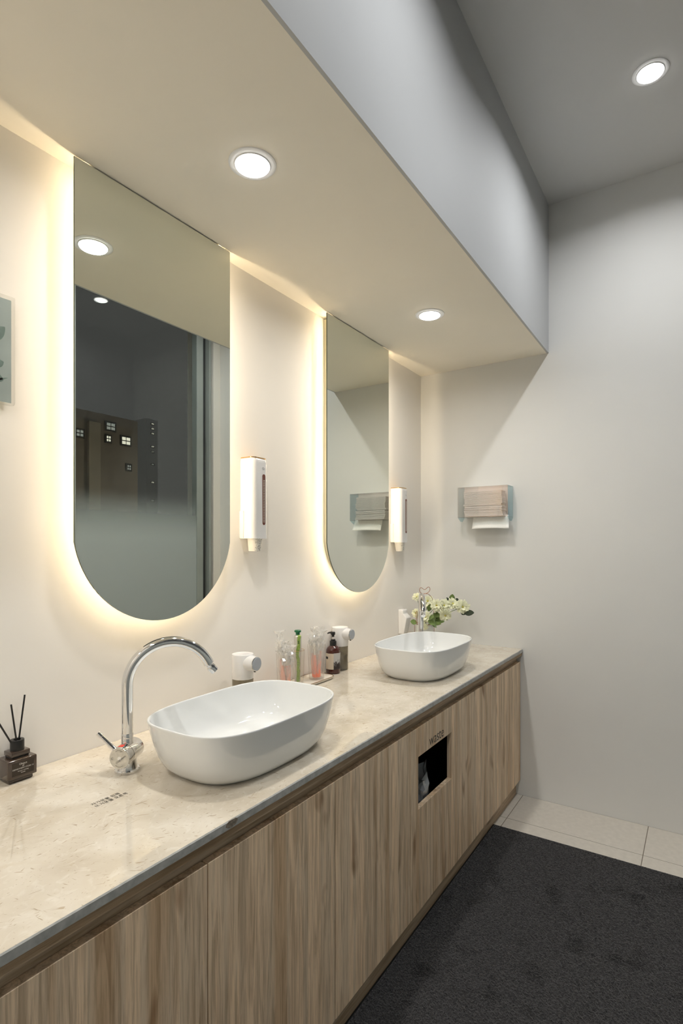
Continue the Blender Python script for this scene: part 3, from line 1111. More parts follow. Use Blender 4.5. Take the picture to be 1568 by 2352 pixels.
# ================================================================== faucets (local +X = spout direction)
def faucet(loc, rz, label):
    t = thing('basin_faucet', label, 'faucet', loc, rz, 'chrome gooseneck faucets')
    MB().lathe([(0.0305, 0.0), (0.0315, 0.0015), (0.0315, 0.0060), (0.0295, 0.0085), (0.0255, 0.0085)], 48, cap1=True).build('base_ring', M_chrome, t)
    ax = math.radians(-116.0)                       # axis of the mixer cartridge, relative to the spout
    A = Vector((math.cos(ax), math.sin(ax), 0))
    S = Vector((-A.y, A.x, 0))                      # sideways in the cap plane
    zc = 0.0475
    body = MB()
    body.lathe([(0.0262, 0.008), (0.0250, 0.014), (0.0232, 0.028), (0.0236, 0.040), (0.0245, zc)], 40)
    Mx = basis(S, (0, 0, 1), (0, 0, zc))            # z axis of Mx = S x Z
    zdir = Mx.to_3x3() @ Vector((0, 0, 1))
    sg = 1 if zdir.dot(A) > 0 else -1
    MBl = body
    MBl.lathe([(0.0, -sg * 0.0440), (0.0225, -sg * 0.0440), (0.0265, -sg * 0.0405), (0.0275, -sg * 0.036), (0.0275, sg * 0.0155)], 44, M=Mx, cap0=False)
    MBl.build('body', M_chrome, t)
    cap = MB().lathe([(0.0262, sg * 0.0158), (0.0262, sg * 0.0175), (0.0275, sg * 0.0178), (0.0275, sg * 0.0405), (0.0262, sg * 0.0425), (0.0, sg * 0.0427)], 44, M=Mx, cap0=True, cap1=False).build('mixer_cap', M_chrome, t)
    fc = Vector((0, 0, zc)) + A * 0.0429
    MB().lathe([(0.0, sg * 0.0426), (0.0255, sg * 0.0429)], 44, M=Mx, cap0=False, cap1=False).build('cap_face', M_chrome_worn, cap)
    # viewer looks against A: right-hand direction on the face
    R_ = Vector((0, 0, 1)).cross(A).normalized()
    U_ = Vector((0, 0, 1))
    rot = math.radians(217)
    tx_ = R_ * math.cos(rot) + U_ * math.sin(rot)
    ty_ = -R_ * math.sin(rot) + U_ * math.cos(rot)
    text_mesh('maker_mark', 'HANUSCO', 0.0064, M_engrave, cap, basis(tx_, ty_, fc + A * 0.0003 - U_ * 0.002 + R_ * 0.004))
    text_mesh('cold_mark', 'C', 0.008, M_engrave, cap, basis(R_, U_, fc + A * 0.0003 - R_ * 0.019 - U_ * 0.001))
    text_mesh('hot_mark', 'H', 0.006, M_engrave, cap, basis(-R_, -U_, fc + A * 0.0003 + R_ * 0.004 + U_ * 0.018))
    for sgn in (1, -1):
        arc = [fc + A * 0.0002 + R_ * (0.017 * math.cos(q)) + U_ * (sgn * 0.021 * math.sin(q)) for q in [math.radians(55 + 7 * k) for k in range(11)]]
        MB().tube([tuple(q) for q in arc], 0.0004, 5).build('turn_arrow', M_engrave, cap)
    # red tape on the top of the cap
    tp = MB()
    vs = []
    for k in range(7):
        q = math.radians(-14 + 28 * k / 6 - 4)
        for e in (0.020, 0.036):
            vs.append(tuple(Vector((0, 0, zc)) + A * e + (R_ * math.sin(q) + U_ * math.cos(q)) * 0.0279))
    tp.add(vs, [(2 * k, 2 * k + 1, 2 * k + 3, 2 * k + 2) for k in range(6)])
    tp.build('red_tape', M_red, cap, recalc=False)
    # lever
    d = (-R_ * 0.74 + U_ * 0.67).normalized()
    p0 = Vector((0, 0, zc)) + A * 0.029 + d * 0.024
    lv = MB().tube([p0, p0 + d * 0.048], 0.0065, 20).build('lever', M_chrome, t)
    MB().tube([p0 + d * 0.0488, p0 + d * 0.062], [0.0069, 0.0069], 20).build('lever_tip', M_chrome, lv)
    # spout
    MB().lathe([(0.0150, zc + 0.018), (0.0150, 0.085), (0.0146, 0.0862), (0.0152, 0.0868), (0.0152, 0.098), (0.0146, 0.099)], 36).build('spout_collar', M_chrome, t)
    rt, zarc, R = 0.0142, 0.2210, 0.1090
    pts = [(0, 0, 0.096), (0, 0, 0.14), (0, 0, 0.18), (0, 0, zarc - 0.012), (0, 0, zarc)]
    end = math.radians(157)
    for k in range(1, 37):
        a = end * k / 36
        pts.append((R - R * math.cos(a), 0, zarc + R * math.sin(a)))
    sp = MB().tube(pts, rt, 28).build('spout', M_chrome, t, angle=50)
    e = Vector(pts[-1])
    dr = (Vector(pts[-1]) - Vector(pts[-2])).normalized()
    MB().tube([e, e + dr * 0.004, e + dr * 0.0045, e + dr * 0.010], [0.0085, 0.0085, 0.0095, 0.0085], 24).build('swivel_joint', M_chrome, sp)
    e2 = e + dr * 0.009
    d2 = (dr + Vector((0.50, 0, -0.05))).normalized()
    MB().tube([e2 - d2 * 0.002, e2, e2 + d2 * 0.006, e2 + d2 * 0.0065, e2 + d2 * 0.0175, e2 + d2 * 0.019], [0.0095, 0.0120, 0.0130, 0.0118, 0.0118, 0.0095], 26).build('aerator', M_chrome, sp)
    return t


faucet((0.8885, 1.2545, ZC), math.radians(-35.6), 'chrome gooseneck faucet with red tape beside the nearer basin')
faucet((2.6400, 1.2350, ZC), math.radians(208.0), 'chrome gooseneck faucet behind the farther basin, seen end on')


# ================================================================== soap dispensers
def soap(loc, label):
    t = thing('soap_dispenser', label, 'soap dispenser', loc, 0, 'automatic soap dispensers')
    MB().lathe([(0.0385, 0.113), (0.0390, 0.1145), (0.0390, 0.1965), (0.0375, 0.1995), (0.0350, 0.2000), (0.0345, 0.1994), (0.0, 0.1994)], 48, cap0=True, cap1=False).build('head', M_plastic, t)
    tk = MB().lathe([(0.0365, 0.0), (0.0380, 0.002), (0.0380, 0.1125), (0.0355, 0.1125), (0.0355, 0.006)], 48, cap0=True, cap1=True).build('tank', M_smoke, t)
    MB().lathe([(0.0345, 0.007), (0.0348, 0.072), (0.0, 0.072)], 40, cap0=True, cap1=False).build('liquid', pm('grey_olive_liquid', (0.30, 0.275, 0.21), 0.3), tk)
    Mx = basis((1, 0, 0), (0, 0, 1), (0, 0, 0.170))       # local z = -y
    kn = MB().lathe([(0.0280, 0.020), (0.0285, 0.034), (0.0262, 0.050), (0.0248, 0.060), (0.0245, 0.063)], 44, M=Mx).build('sensor_knob', M_plastic, t)
    MB().lathe([(0.0247, 0.0630), (0.0250, 0.0640), (0.0250, 0.0660), (0.0236, 0.0672)], 44, M=Mx).build('chrome_ring', M_chrome, kn)
    MB().lathe([(0.0232, 0.0672), (0.0225, 0.0680), (0.0, 0.0683)], 44, M=Mx, cap0=False, cap1=False).build('sensor_face', M_grey_face, kn)
    MB().tube([(0, -0.058, 0.147), (0, -0.058, 0.1415)], 0.0042, 14).build('nozzle', M_black, kn)
    text_mesh('top_print', 'induction', 0.0085, pm('pale_grey_print', (0.45, 0.45, 0.46), 0.5), t, basis((1, 0, 0), (0, 1, 0), (0.004, -0.012, 0.1997)))
    text_mesh('face_print', 'simple', 0.0070, pm('pale_grey_print', (0.45, 0.45, 0.46), 0.5), t, basis((1, 0, 0), (0, 0, 1), (0, -0.0686, 0.1815)))
    return t


soap((1.446, 1.374, ZC), 'white automatic soap dispenser just behind the nearer basin')
soap((2.166, 1.4315, ZC), 'white automatic soap dispenser behind the brown pump bottle')


# ================================================================== wall cup dispensers
def cup_dispenser(x0, z0, label, clab, second):
    w, dp, R, h = 0.088, 0.068, 0.022, 0.306
    t = thing('cup_dispenser', label, 'cup dispenser', (x0 + w / 2, YW, z0), 0, 'paper cup dispensers between the mirrors')

    def ring(z, s=1.0, ex=0.0):
        return [(px * s, py * s if py < -0.001 else py, z) for px, py in rrect(-w / 2 - ex, w / 2 + ex, -dp - ex, -0.0006, (R, R, 0.003, 0.003), 8)]
    rs = [ring(0.0, 1, 0.0012), ring(0.10, 1, 0.0006), ring(h - 0.016), ring(h - 0.008, 0.985), ring(h - 0.003, 0.955), ring(h, 0.93)]
    MB().rings(rs, True, True).build('shell', M_plastic, t, angle=50)
    rs = [ring(h, 0.94), ring(h + 0.0015, 0.965), ring(h + 0.0038, 0.965), ring(h + 0.0046, 0.945)]
    MB().rings(rs, True, True).build('gold_lid', M_gold, t, angle=50)
    MB().box(-w / 2 - 0.004, -w / 2 + 0.002, -0.020, -0.0006, 0.002, 0.105).build('side_clip', M_plastic, t, bevel=0.001)
    # view strip with the stacked cup rims behind it
    sx, hw, sz0, sz1 = 0.0145, 0.0078, 0.052, 0.247
    ol = rrect(sx - hw, sx + hw, sz0, sz1, hw * 0.98, 8)
    st = MB().prism(ol, 1, -dp - 0.0016, -dp + 0.002).build('view_strip', M_slot, t, smooth=False)
    if not second:
        base = None
        for k in range(27):
            z = sz0 + 0.012 + k * 0.0061
            if base is None:
                o = MB().box(-hw * 0.62, hw * 0.55, -0.0005, 0.0006, -0.0017, 0.0017).build('cup_rim', pm('pale_cup_rim', (0.50, 0.44, 0.38), 0.5), st, smooth=False)
                base = o.data
            else:
                o = bpy.data.objects.new('cup_rim', base)
                C.objects.link(o)
                o.parent = st
            o.location = (sx, -dp - 0.0017, z)
    else:
        MB().box(sx - hw * 0.35, sx + hw * 0.3, -dp - 0.0021, -dp - 0.001, sz0 + 0.012, sz1 - 0.012).build('cup_stack', pm('pale_cup_rim', (0.50, 0.44, 0.38), 0.5), st, smooth=False)
    text_mesh('logo', 'Qs' if not second else 'Q', 0.0125, pm('grey_logo_print', (0.22, 0.22, 0.23), 0.5), t, basis((1, 0, 0), (0, 0, 1), (0.0125, -dp - 0.0010, 0.2685)))
    # the cup hanging out below
    tilt = math.radians(-4 if not second else 10)
    c = MB().lathe([(0.0300, 0.012), (0.0225, -0.0465), (0.0215, -0.0480), (0.0205, -0.0470), (0.0200, -0.0455), (0.0, -0.0455)], 40, cap0=True, cap1=False)
    o = c.build('paper_cup', M_cup)
    o.location = (x0 + w / 2 - 0.000, YW - dp / 2 - 0.001, z0 - 0.001)
    o.rotation_euler = (0, tilt * -0.6, -tilt * 0.2)
    tag(o, clab, 'paper cup', 'paper cups hanging from the dispensers')
    return t


cup_dispenser(1.5355, 1.441, 'white cup dispenser with ribbed view strip between the two mirrors',
              'white paper cup sticking out below the nearer cup dispenser', False)
cup_dispenser(2.7480, 1.430, 'white cup dispenser beside the farther mirror near the corner',
              'leaf-printed paper cup tilted out below the farther cup dispenser', True)

# ================================================================== faceted white wall device near the corner
dv = thing('wall_device', 'small faceted white plastic device on the wall beside the flower vase', 'wall device', (2.841, YW, 0.898))
prof = [(-0.0006, 0.0), (-0.030, 0.0), (-0.037, 0.006), (-0.0535, 0.087), (-0.0545, 0.094), (-0.049, 0.102), (-0.036, 0.113), (-0.0315, 0.119), (-0.0305, 0.136), (-0.026, 0.1415), (-0.0006, 0.1415)]
MB().prism(prof, 0, 0.0, 0.058).build('housing', M_plastic, dv, bevel=0.003, seg=3, angle=50)
MB().prism([(-0.008, 0.008), (-0.024, 0.012), (-0.024, 0.128), (-0.008, 0.134)], 0, -0.0006, 0.002).build('side_plate', M_plastic, dv, bevel=0.0004, seg=1)

# ================================================================== paper towel dispenser on the end wall
td = thing('towel_dispenser', 'iridescent clear box of paper towels on the end wall', 'towel dispenser', (XE, 1.0435, 1.574))
hw, dx, hh, th = 0.1465, 0.105, 0.176, 0.003
MB().box(-dx, -dx + th, -hw, hw, 0.0, hh).build('front_panel', M_dichro, td, smooth=False)
pv = [(-dx + th, 0.0), (-0.060, -0.022), (-0.030, -0.022), (-0.0006, 0.0), (-0.0006, hh), (-dx + th, hh)]
for s in (-1, 1):
    y0, y1 = (-hw, -hw + th) if s < 0 else (hw - th, hw)
    MB().prism([(p[0], p[1]) for p in pv], 1, y0, y1).build('side_panel', M_dichro, td, smooth=False)
MB().box(-dx + th, -0.0006, -hw + th, hw - th, hh - th, hh).build('top_panel', M_acrylic, td, smooth=False)
MB().box(-dx + th, -0.062, -hw + th, hw - th, 0.0, th).build('bottom_panel', M_acrylic, td, smooth=False)
MB().box(-0.034, -0.0006, -hw + th, hw - th, 0.0, th).build('bottom_panel', M_acrylic, td, smooth=False)


def stack(name, label, y0, y1, z0, z1, x0, x1, wob, seed):
    mb = MB()
    n = int((z1 - z0) / 0.0052)
    r = random.Random(seed)
    t = thing(name, label, 'paper towels', (XE, 1.0435, 1.574), 0, 'folded paper towels in the box')
    for k in range(n):
        z = z0 + (z1 - z0) * k / n
        d = r.uniform(-wob, wob)
        e = 0.004 * math.sin(k * 0.5 + seed)
        mb = MB().box(x0 + abs(d), x1 - abs(d), y0 + d + e, y1 + d + e, z + 0.0004, z + (z1 - z0) / n - 0.0004)
        mb.build('towel_fold', M_paper, t, bevel=0.0009, seg=1)
    return t


stack('towel_stack', 'upper stack of folded paper towels in the iridescent box', -0.108, 0.112, 0.066, 0.152, -0.092, -0.012, 0.0025, 2)
stack('towel_stack', 'lower stack of folded paper towels in the iridescent box', -0.112, 0.108, 0.006, 0.064, -0.094, -0.010, 0.0030, 5)
sh = MB()
vs = []
n = 12
for k in range(9):
    z = 0.012 - 0.078 * k / 8
    for j in range(n + 1):
        y = -0.135 + 0.205 * j / n - 0.010 * (k / 8) * (1 - j / n)
        vs.append((-0.052 - 0.030 * (k / 8) ** 1.3 + 0.003 * math.sin(j * 0.7), y, z + 0.0035 * math.sin(j / n * PI) * (k / 8)))
sh.add(vs, [(k * (n + 1) + j, k * (n + 1) + j + 1, (k + 1) * (n + 1) + j + 1, (k + 1) * (n + 1) + j) for k in range(8) for j in range(n)])
o = sh.build('hanging_towel', M_paper, loc=(XE, 1.0435, 1.574), recalc=False)
md = o.modifiers.new('thickness', 'SOLIDIFY')
md.thickness = 0.0012
tag(o, 'paper towel sheet hanging below the iridescent box', 'paper towel')

# ================================================================== acrylic poster at the left edge
ps = thing('acrylic_sign', 'iridescent acrylic sign with leaf print on the wall at left edge', 'sign', (0.607, YW - 0.0004, 1.768))
ol = rrect(-0.1, 0.1, 0.0, 0.276, (0.010, 0.010, 0.002, 0.002), 6)
MB().prism(ol, 1, -0.016, -0.012).build('acrylic_sheet', M_acrylic, ps, smooth=False)
MB().box(-0.0925, 0.0925, -0.0118, -0.0112, 0.008, 0.268).build('print_sheet', pm('grey_teal_print', (0.50, 0.58, 0.57), 0.35, var=0.14, vscale=9), ps, smooth=False)
for (xx, zz) in ((-0.085, 0.02), (0.085, 0.02), (-0.085, 0.256), (0.085, 0.256)):
    MB().tube([(xx, -0.0112, zz), (xx, 0.0003, zz)], 0.005, 14).build('stand_off', M_acrylic, ps)
lf = pm('grey_green_leaf_print', (0.22, 0.31, 0.28), 0.5, var=0.2, vscale=50)


def leaf_print(x, z, ang, ln, wd):
    pts = []
    for k in range(13):
        u = k / 12
        pts.append((ln * u, wd * math.sin(PI * u) ** 0.8))
    for k in range(11, 0, -1):
        u = k / 12
        pts.append((ln * u, -wd * math.sin(PI * u) ** 0.8))
    ca_, sa_ = math.cos(ang), math.sin(ang)
    poly = [(x + p[0] * ca_ - p[1] * sa_, z + p[0] * sa_ + p[1] * ca_) for p in pts]
    MB().prism(poly, 1, -0.01200, -0.01185).build('leaf_motif', lf, ps, smooth=False)


for (x_, z_, a_, l_, w_) in ((0.04, 0.150, 0.9, 0.06, 0.014), (0.020, 0.165, 2.2, 0.05, 0.012), (0.05, 0.095, 0.5, 0.028, 0.010), (0.045, 0.07, -0.3, 0.030, 0.011),
                            (0.02, 0.045, 0.38, 0.070, 0.0035), (0.045, 0.030, 1.2, 0.032, 0.012), (-0.03, 0.05, 1.3, 0.15, 0.012), (-0.05, 0.09, 2.0, 0.09, 0.014)):
    leaf_print(x_, z_, a_, l_, w_)

# ================================================================== reed diffuser
df = thing('reed_diffuser', 'square smoked-glass reed diffuser with three black reeds at the left edge', 'diffuser', (0.7045, 1.4420, ZC))
g_ = MB()
g_.box(-0.0290, 0.0290, -0.0200, 0.0225, 0.0, 0.0105)
g_.build('foot', M_bottle_smoke, df, bevel=0.0022, seg=2)
MB().box(-0.0355, 0.0355, -0.0275, 0.0285, 0.0105, 0.0580).build('bottle', M_bottle_smoke, df, bevel=0.0032, seg=3)
MB().box(-0.0205, 0.0205, -0.0165, 0.0175, 0.0580, 0.0625).build('neck', M_black, df, bevel=0.001)
MB().box(-0.0228, 0.0228, -0.0185, 0.0195, 0.0625, 0.0745).build('shoulder', M_bottle_smoke, df, bevel=0.0018, seg=2)
MB().lathe([(0.0160, 0.0745), (0.0160, 0.0985), (0.0155, 0.1000), (0.0085, 0.1000), (0.0080, 0.0930)], 40, c=(0.000, 0.0, 0), cap1=True).build('collar', M_black, df)
MB().box(-0.0255, 0.0265, -0.0281, -0.0270, 0.0190, 0.0510).build('front_label', pm('dark_brown_label', (0.035, 0.024, 0.016), 0.3), df, smooth=False)
for body, size, z in (('Object', 0.0068, 0.0458), ('of', 0.0060, 0.0402), ('DEPARTMENT STORE 10', 0.0047, 0.0348), ('of your coming', 0.0042, 0.0292), ('home', 0.0045, 0.0245)):
    text_mesh('label_print', body, size, M_print_white, df, basis((1, 0, 0), (0, 0, 1), (0.0005, -0.0283, z)))
for (dx_, dy_, tip) in ((0.004, 0.002, (0.0245, 0.012, 0.205)), (0.001, -0.003, (-0.0165, -0.004, 0.192)), (-0.005, 0.0, (-0.070, -0.002, 0.205))):
    MB().tube([(dx_ * 0.4, dy_, 0.07), tip], 0.0021, 10).build('reed', M_black, df)

# ================================================================== tray with glasses, tube and brushes
tr_ = thing('tray', 'cream rounded tray with a thin gold rim behind the nearer basin', 'tray', (1.832, 1.4070, ZC))


def tring(inset, z):
    return [(p[0], p[1], z) for p in rrect(-0.178 + inset, 0.178 - inset, -0.0605 + inset, 0.0605 - inset, 0.034 - inset * 0.5, 8)]


cream = pm('cream_lacquer', (0.74, 0.69, 0.60), 0.25)
MB().rings([tring(0.012, 0.0), tring(0.006, 0.002), tring(0.001, 0.010), tring(0.0, 0.0125), tring(0.0028, 0.0125), tring(0.006, 0.0075), tring(0.012, 0.0045)], True, True).build('dish', cream, tr_, angle=50)
MB().rings([tring(0.0, 0.0126), tring(-0.0003, 0.0136), tring(0.0030, 0.0136), tring(0.0030, 0.0126)], False, False).build('gold_rim', M_goldrim, tr_, angle=50)
ZTRAY = ZC + 0.0048


def ribbed_glass(loc, label, rb, rt_, h, flutes, mat, rim=None):
    t = thing('tumbler', label, 'glass', loc)
    n = flutes * 4 if flutes else 44
    rs = []
    for (f, z) in ((0.0, 0.0), (0.03, 0.004), (0.5, h * 0.5), (0.97, h * 0.97), (1.0, h)):
        r = rb + (rt_ - rb) * f
        amp = 0.0006 if (flutes and 0.01 < f < 0.99) else 0.0
        rs.append([((r + amp * math.cos(flutes * 2 * PI * k / n)) * math.cos(2 * PI * k / n), (r + amp * math.cos(flutes * 2 * PI * k / n)) * math.sin(2 * PI * k / n), z) for k in range(n)])
    MB().rings(rs, True, False).build('wall', mat, t, angle=80)
    ri = [[((rb - 0.003 + (rt_ - rb) * f) * math.cos(2 * PI * k / 40), (rb - 0.003 + (rt_ - rb) * f) * math.sin(2 * PI * k / 40), 0.007) for k in range(40)] for f in (0.02,)]
    ri = [[(q[0], q[1], 0.0035) for q in ri[0]]] + ri
    MB().rings(ri, True, True).build('thick_base', mat, t)
    pts = [(rt_ * math.cos(2 * PI * k / 48), rt_ * math.sin(2 * PI * k / 48), h) for k in range(49)]
    MB().tube(pts, 0.0008, 6, cap=False).build('rim', rim or mat, t)
    return t


ribbed_glass((1.706, 1.3860, ZTRAY), 'ribbed clear glass of wrapped pink brushes, left one on the tray', 0.0330, 0.0395, 0.150, 44, M_glass)
ribbed_glass((1.936, 1.4030, ZTRAY), 'ribbed clear glass of wrapped pink brushes, right one on the tray', 0.0320, 0.0395, 0.150, 44, M_glass)
ribbed_glass((1.826, 1.4210, ZTRAY), 'plain small glass with gold rim holding a silver tube', 0.0240, 0.0290, 0.142, 0, M_glass_plain, M_gold)


def wrapper(mb, p0, p1, w0, w1, seed):
    """crinkled cellophane sleeve around the axis p0-p1"""
    p0, p1 = Vector(p0), Vector(p1)
    ax = (p1 - p0).normalized()
    s = ax.cross(Vector((0.3, 1, 0))).normalized()
    q = ax.cross(s)
    rs = []
    nz_, na = 20, 15
    for i in range(nz_ + 1):
        f = i / nz_
        c = p0.lerp(p1, f)
        w = w0 + (w1 - w0) * min(1.0, f * 1.6)
        loose = min(1.0, max(0.0, (f - 0.45) / 0.2))          # free above the rim of the glass
        pinch = 1.0 if f < 0.80 else (1 - 0.45 * math.sin((f - 0.80) / 0.20 * PI))
        if f > 0.97:
            pinch = 1.35
        ring = []
        for k in range(na):
            a = 2 * PI * k / na
            e = 1 + (0.3 + 0.8 * loose) * noise.noise(Vector((math.cos(a) * 2.2 + seed * 5.1, math.sin(a) * 2.2, f * 13 + seed))) \
                + 0.45 * loose * noise.noise(Vector((math.cos(a) * 6 + seed, math.sin(a) * 6, f * 30)))
            pt = (c + (s * math.cos(a) * 1.0 + q * math.sin(a) * 0.7) * w * pinch * max(0.15, e) + ax * (0.007 * loose * noise.noise(Vector((a * 3, seed, f * 7)))))
            rmax = (0.0285 + 0.0065 * pt.z / 0.15) if pt.z < 0.146 else 1.0      # stays inside the tumbler
            rr_ = math.hypot(pt.x, pt.y)
            if rr_ > rmax:
                pt.x *= rmax / rr_
                pt.y *= rmax / rr_
            ring.append(tuple(pt))
        rs.append(ring)
    mb.rings(rs, False, False)
    return mb


def brushes(cx, cy, tips, label, group, seed):
    for k, (bx_, by_, tx2, ty2, tz) in enumerate(tips):
        tall = tips[k][4] == max(q_[4] for q_ in tips)
        t = thing('wrapped_brush', 'tallest ' + label if tall else label, 'toothbrush', (cx, cy, ZTRAY + 0.008), 0, group)
        b = Vector((bx_, by_, 0.003))
        e = Vector((tx2, ty2, tz))
        hdl = b.lerp(e, 0.56)
        MB().tube([b, b.lerp(e, 0.2), b.lerp(e, 0.36), hdl], [0.0068, 0.0080, 0.0074, 0.0045], 10).build('handle', M_pink if (k + seed) % 3 else M_pink2, t)
        MB().tube([hdl, b.lerp(e, 0.72)], 0.0030, 8).build('neck', pm('clear_white_plastic', (0.86, 0.82, 0.76), 0.3), t)
        hd = b.lerp(e, 0.78)
        MB().box(-0.0045, 0.0045, -0.004, 0.006, -0.013, 0.013).build('brush_head', pm('clear_white_plastic', (0.86, 0.82, 0.76), 0.3), t, bevel=0.002, loc=hd)
        MB_ = wrapper(MB(), b.lerp(e, 0.08), e, 0.0095, 0.0170, seed * 10 + k)
        MB_.build('wrapper', M_cello, t, angle=8, recalc=False)


brushes(1.706, 1.3860, [(-0.012, 0.006, -0.024, 0.012, 0.235), (0.008, -0.010, -0.026, -0.018, 0.172), (-0.006, -0.014, 0.006, -0.022, 0.176), (0.012, 0.010, 0.026, 0.012, 0.182), (0.002, 0.014, 0.012, 0.020, 0.188), (-0.014, -0.004, -0.028, 0.004, 0.176)],
        'cellophane-wrapped pink toothbrush in the left ribbed glass', 'wrapped brushes in the left glass', 1)
brushes(1.936, 1.4030, [(-0.012, 0.006, -0.026, 0.008, 0.192), (0.008, -0.010, -0.014, -0.020, 0.180), (-0.006, -0.014, 0.012, -0.022, 0.205), (0.012, 0.010, 0.030, 0.006, 0.216), (0.002, 0.012, 0.006, 0.018, 0.214), (-0.014, -0.004, -0.030, -0.010, 0.178)],
        'cellophane-wrapped pink toothbrush in the right ribbed glass', 'wrapped brushes in the right glass', 2)

# silver cosmetic tube in the plain glass
tb = thing('cream_tube', 'silver cream tube with green print and green cap in the gold-rimmed glass', 'tube', (1.8250, 1.4200, ZTRAY + 0.008))
rs = []
for (a, b_, z) in ((0.0190, 0.0018, 0.0), (0.0188, 0.0050, 0.03), (0.0180, 0.0100, 0.08), (0.0170, 0.0140, 0.14), (0.0165, 0.0160, 0.190), (0.0150, 0.0148, 0.1945), (0.0085, 0.0085, 0.199)):
    rs.append([(a * math.cos(2 * PI * k / 32), b_ * math.sin(2 * PI * k / 32), z) for k in range(32)])
MB().rings(rs, True, True).build('tube_body', M_tubep, tb, angle=50)
gc = MB()
gc.lathe([(0.0088, 0.199), (0.0088, 0.209), (0.0142, 0.2095), (0.0142, 0.2165), (0.0125, 0.2180)], 8)
gc.build('cap', M_green_cap, tb, smooth=False)
Mt = basis((0.614, -0.79, 0), (0, 0, 1), (-0.79 * 0.0172 + 0.614 * 0.003, -0.614 * 0.0172 - 0.79 * 0.003, 0.168))
text_mesh('letter_badge', 'S', 0.016, pm('dark_green_print', (0.015, 0.05, 0.015), 0.5), tb, Mt, bold=0.0004)

# ================================================================== brown pump bottle
pb = thing('pump_bottle', 'dark brown pump bottle with cream and woodland label beside the tray', 'pump bottle', (2.0850, 1.4170, ZC))
MB().lathe([(0.0280, 0.0), (0.0325, 0.004), (0.0330, 0.010), (0.0330, 0.098), (0.0318, 0.108), (0.0275, 0.117), (0.0185, 0.125), (0.0140, 0.128), (0.0140, 0.131)], 52).build('bottle', M_amber, pb)


def sector(r, a0, a1, z0, z1, n=20):
    vs = [(r * math.cos(a0 + (a1 - a0) * k / n), r * math.sin(a0 + (a1 - a0) * k / n), z) for z in (z0, z1) for k in range(n + 1)]
    return MB().add(vs, [(k, k + 1, k + n + 2, k + n + 1) for k in range(n)])


view = math.atan2(-1.417, -2.085)
sector(0.0334, view - 1.9, view + 0.08, 0.022, 0.094).build('cream_label', M_label, pb, recalc=False)
sector(0.0335, view + 0.08, view + 1.5, 0.022, 0.0955).build('woodland_label', M_forest, pb, recalc=False)
sector(0.0336, view - 1.3, view - 0.75, 0.068, 0.079, 8).build('label_block', M_print_black, pb, recalc=False)
cl = MB().lathe([(0.0150, 0.126), (0.0158, 0.127), (0.0158, 0.146), (0.0150, 0.148), (0.0110, 0.149), (0.0105, 0.155), (0.0060, 0.156)], 36).build('collar', M_black, pb)
MB().lathe([(0.0048, 0.154), (0.0048, 0.170)], 20).build('pump_stem', pm('clear_pump_stem', (0.75, 0.70, 0.66), 0.15), pb)
hd = MB()
hd.lathe([(0.0058, 0.166), (0.0062, 0.174), (0.0098, 0.176), (0.0102, 0.186), (0.0085, 0.189)], 30)
hd.build('pump_head', M_black, pb)
nd = Vector((math.cos(view - 1.35), math.sin(view - 1.35), 0))
MB().tube([nd * 0.004 + Vector((0, 0, 0.186)), nd * 0.020 + Vector((0, 0, 0.1855)), nd * 0.0265 + Vector((0, 0, 0.1815))], [0.0050, 0.0036, 0.0026], 14).build('spout', M_black, pb)

# ================================================================== flower vase, wire holder and flowers
VX, VY = 2.905, 1.3370
vs_ = thing('vase', 'white cylindrical ceramic vase of flowers in the far corner', 'vase', (VX, VY, ZC))
MB().lathe([(0.0480, 0.0), (0.0500, 0.003), (0.0505, 0.128), (0.0495, 0.131), (0.0470, 0.131), (0.0465, 0.020)], 48, cap1=True).build('pot', pm('matt_white_ceramic', (0.74, 0.75, 0.70), 0.45), vs_)
wh = thing('wire_holder', 'copper wire holder with a heart loop above the white vase', 'wire holder', (VX, VY, ZC))


def circ(r, z, n=48):
    return [(r * math.cos(2 * PI * k / n), r * math.sin(2 * PI * k / n), z) for k in range(n + 1)]


MB().tube(circ(0.0535, 0.134), 0.0015, 8, cap=False).build('upper_ring', M_copper, wh)
MB().tube(circ(0.0535, 0.0017), 0.0015, 8, cap=False).build('lower_ring', M_copper, wh)
# screen-right direction seen from the room, used to place the uprights
VR = Vector((math.sin(0.432), -math.cos(0.432), 0)).normalized()
VF = Vector((math.cos(0.432), math.sin(0.432), 0))
for s in (-1, 1):
    a = VR * (0.0555 * s)
    MB().tube([tuple(a + Vector((0, 0, 0.0015))), tuple(a + Vector((0, 0, 0.134)))], 0.0015, 8).build('upright', M_copper, wh)
lo = VR * -0.046 - VF * 0.031
MB().tube([tuple(lo + Vector((0, 0, 0.134))), tuple(lo + Vector((0, 0, 0.205))), tuple(lo + VR * 0.003 + Vector((0, 0, 0.209))), tuple(lo + VR * 0.006 + Vector((0, 0, 0.206))), tuple(lo + VR * 0.006 + Vector((0, 0, 0.1345)))], 0.0014, 8).build('side_loop', M_copper, wh)
hp = []
for k in range(61):
    q = 2 * PI * k / 60
    hx = math.sin(q) * (1 + 0.10 * max(0, -math.cos(q)))
    hz = -math.cos(q) - 0.95 * math.exp(-((q - PI) / 0.50) ** 2)
    hp.append(tuple(VR * (0.0300 * hx + 0.002) + Vector((0, 0, 0.3285 + 0.0225 * hz + 0.0030 * hx)) + VF * 0.010))
MB().tube(hp, 0.0014, 8, cap=False).build('heart_loop', M_copper, wh)
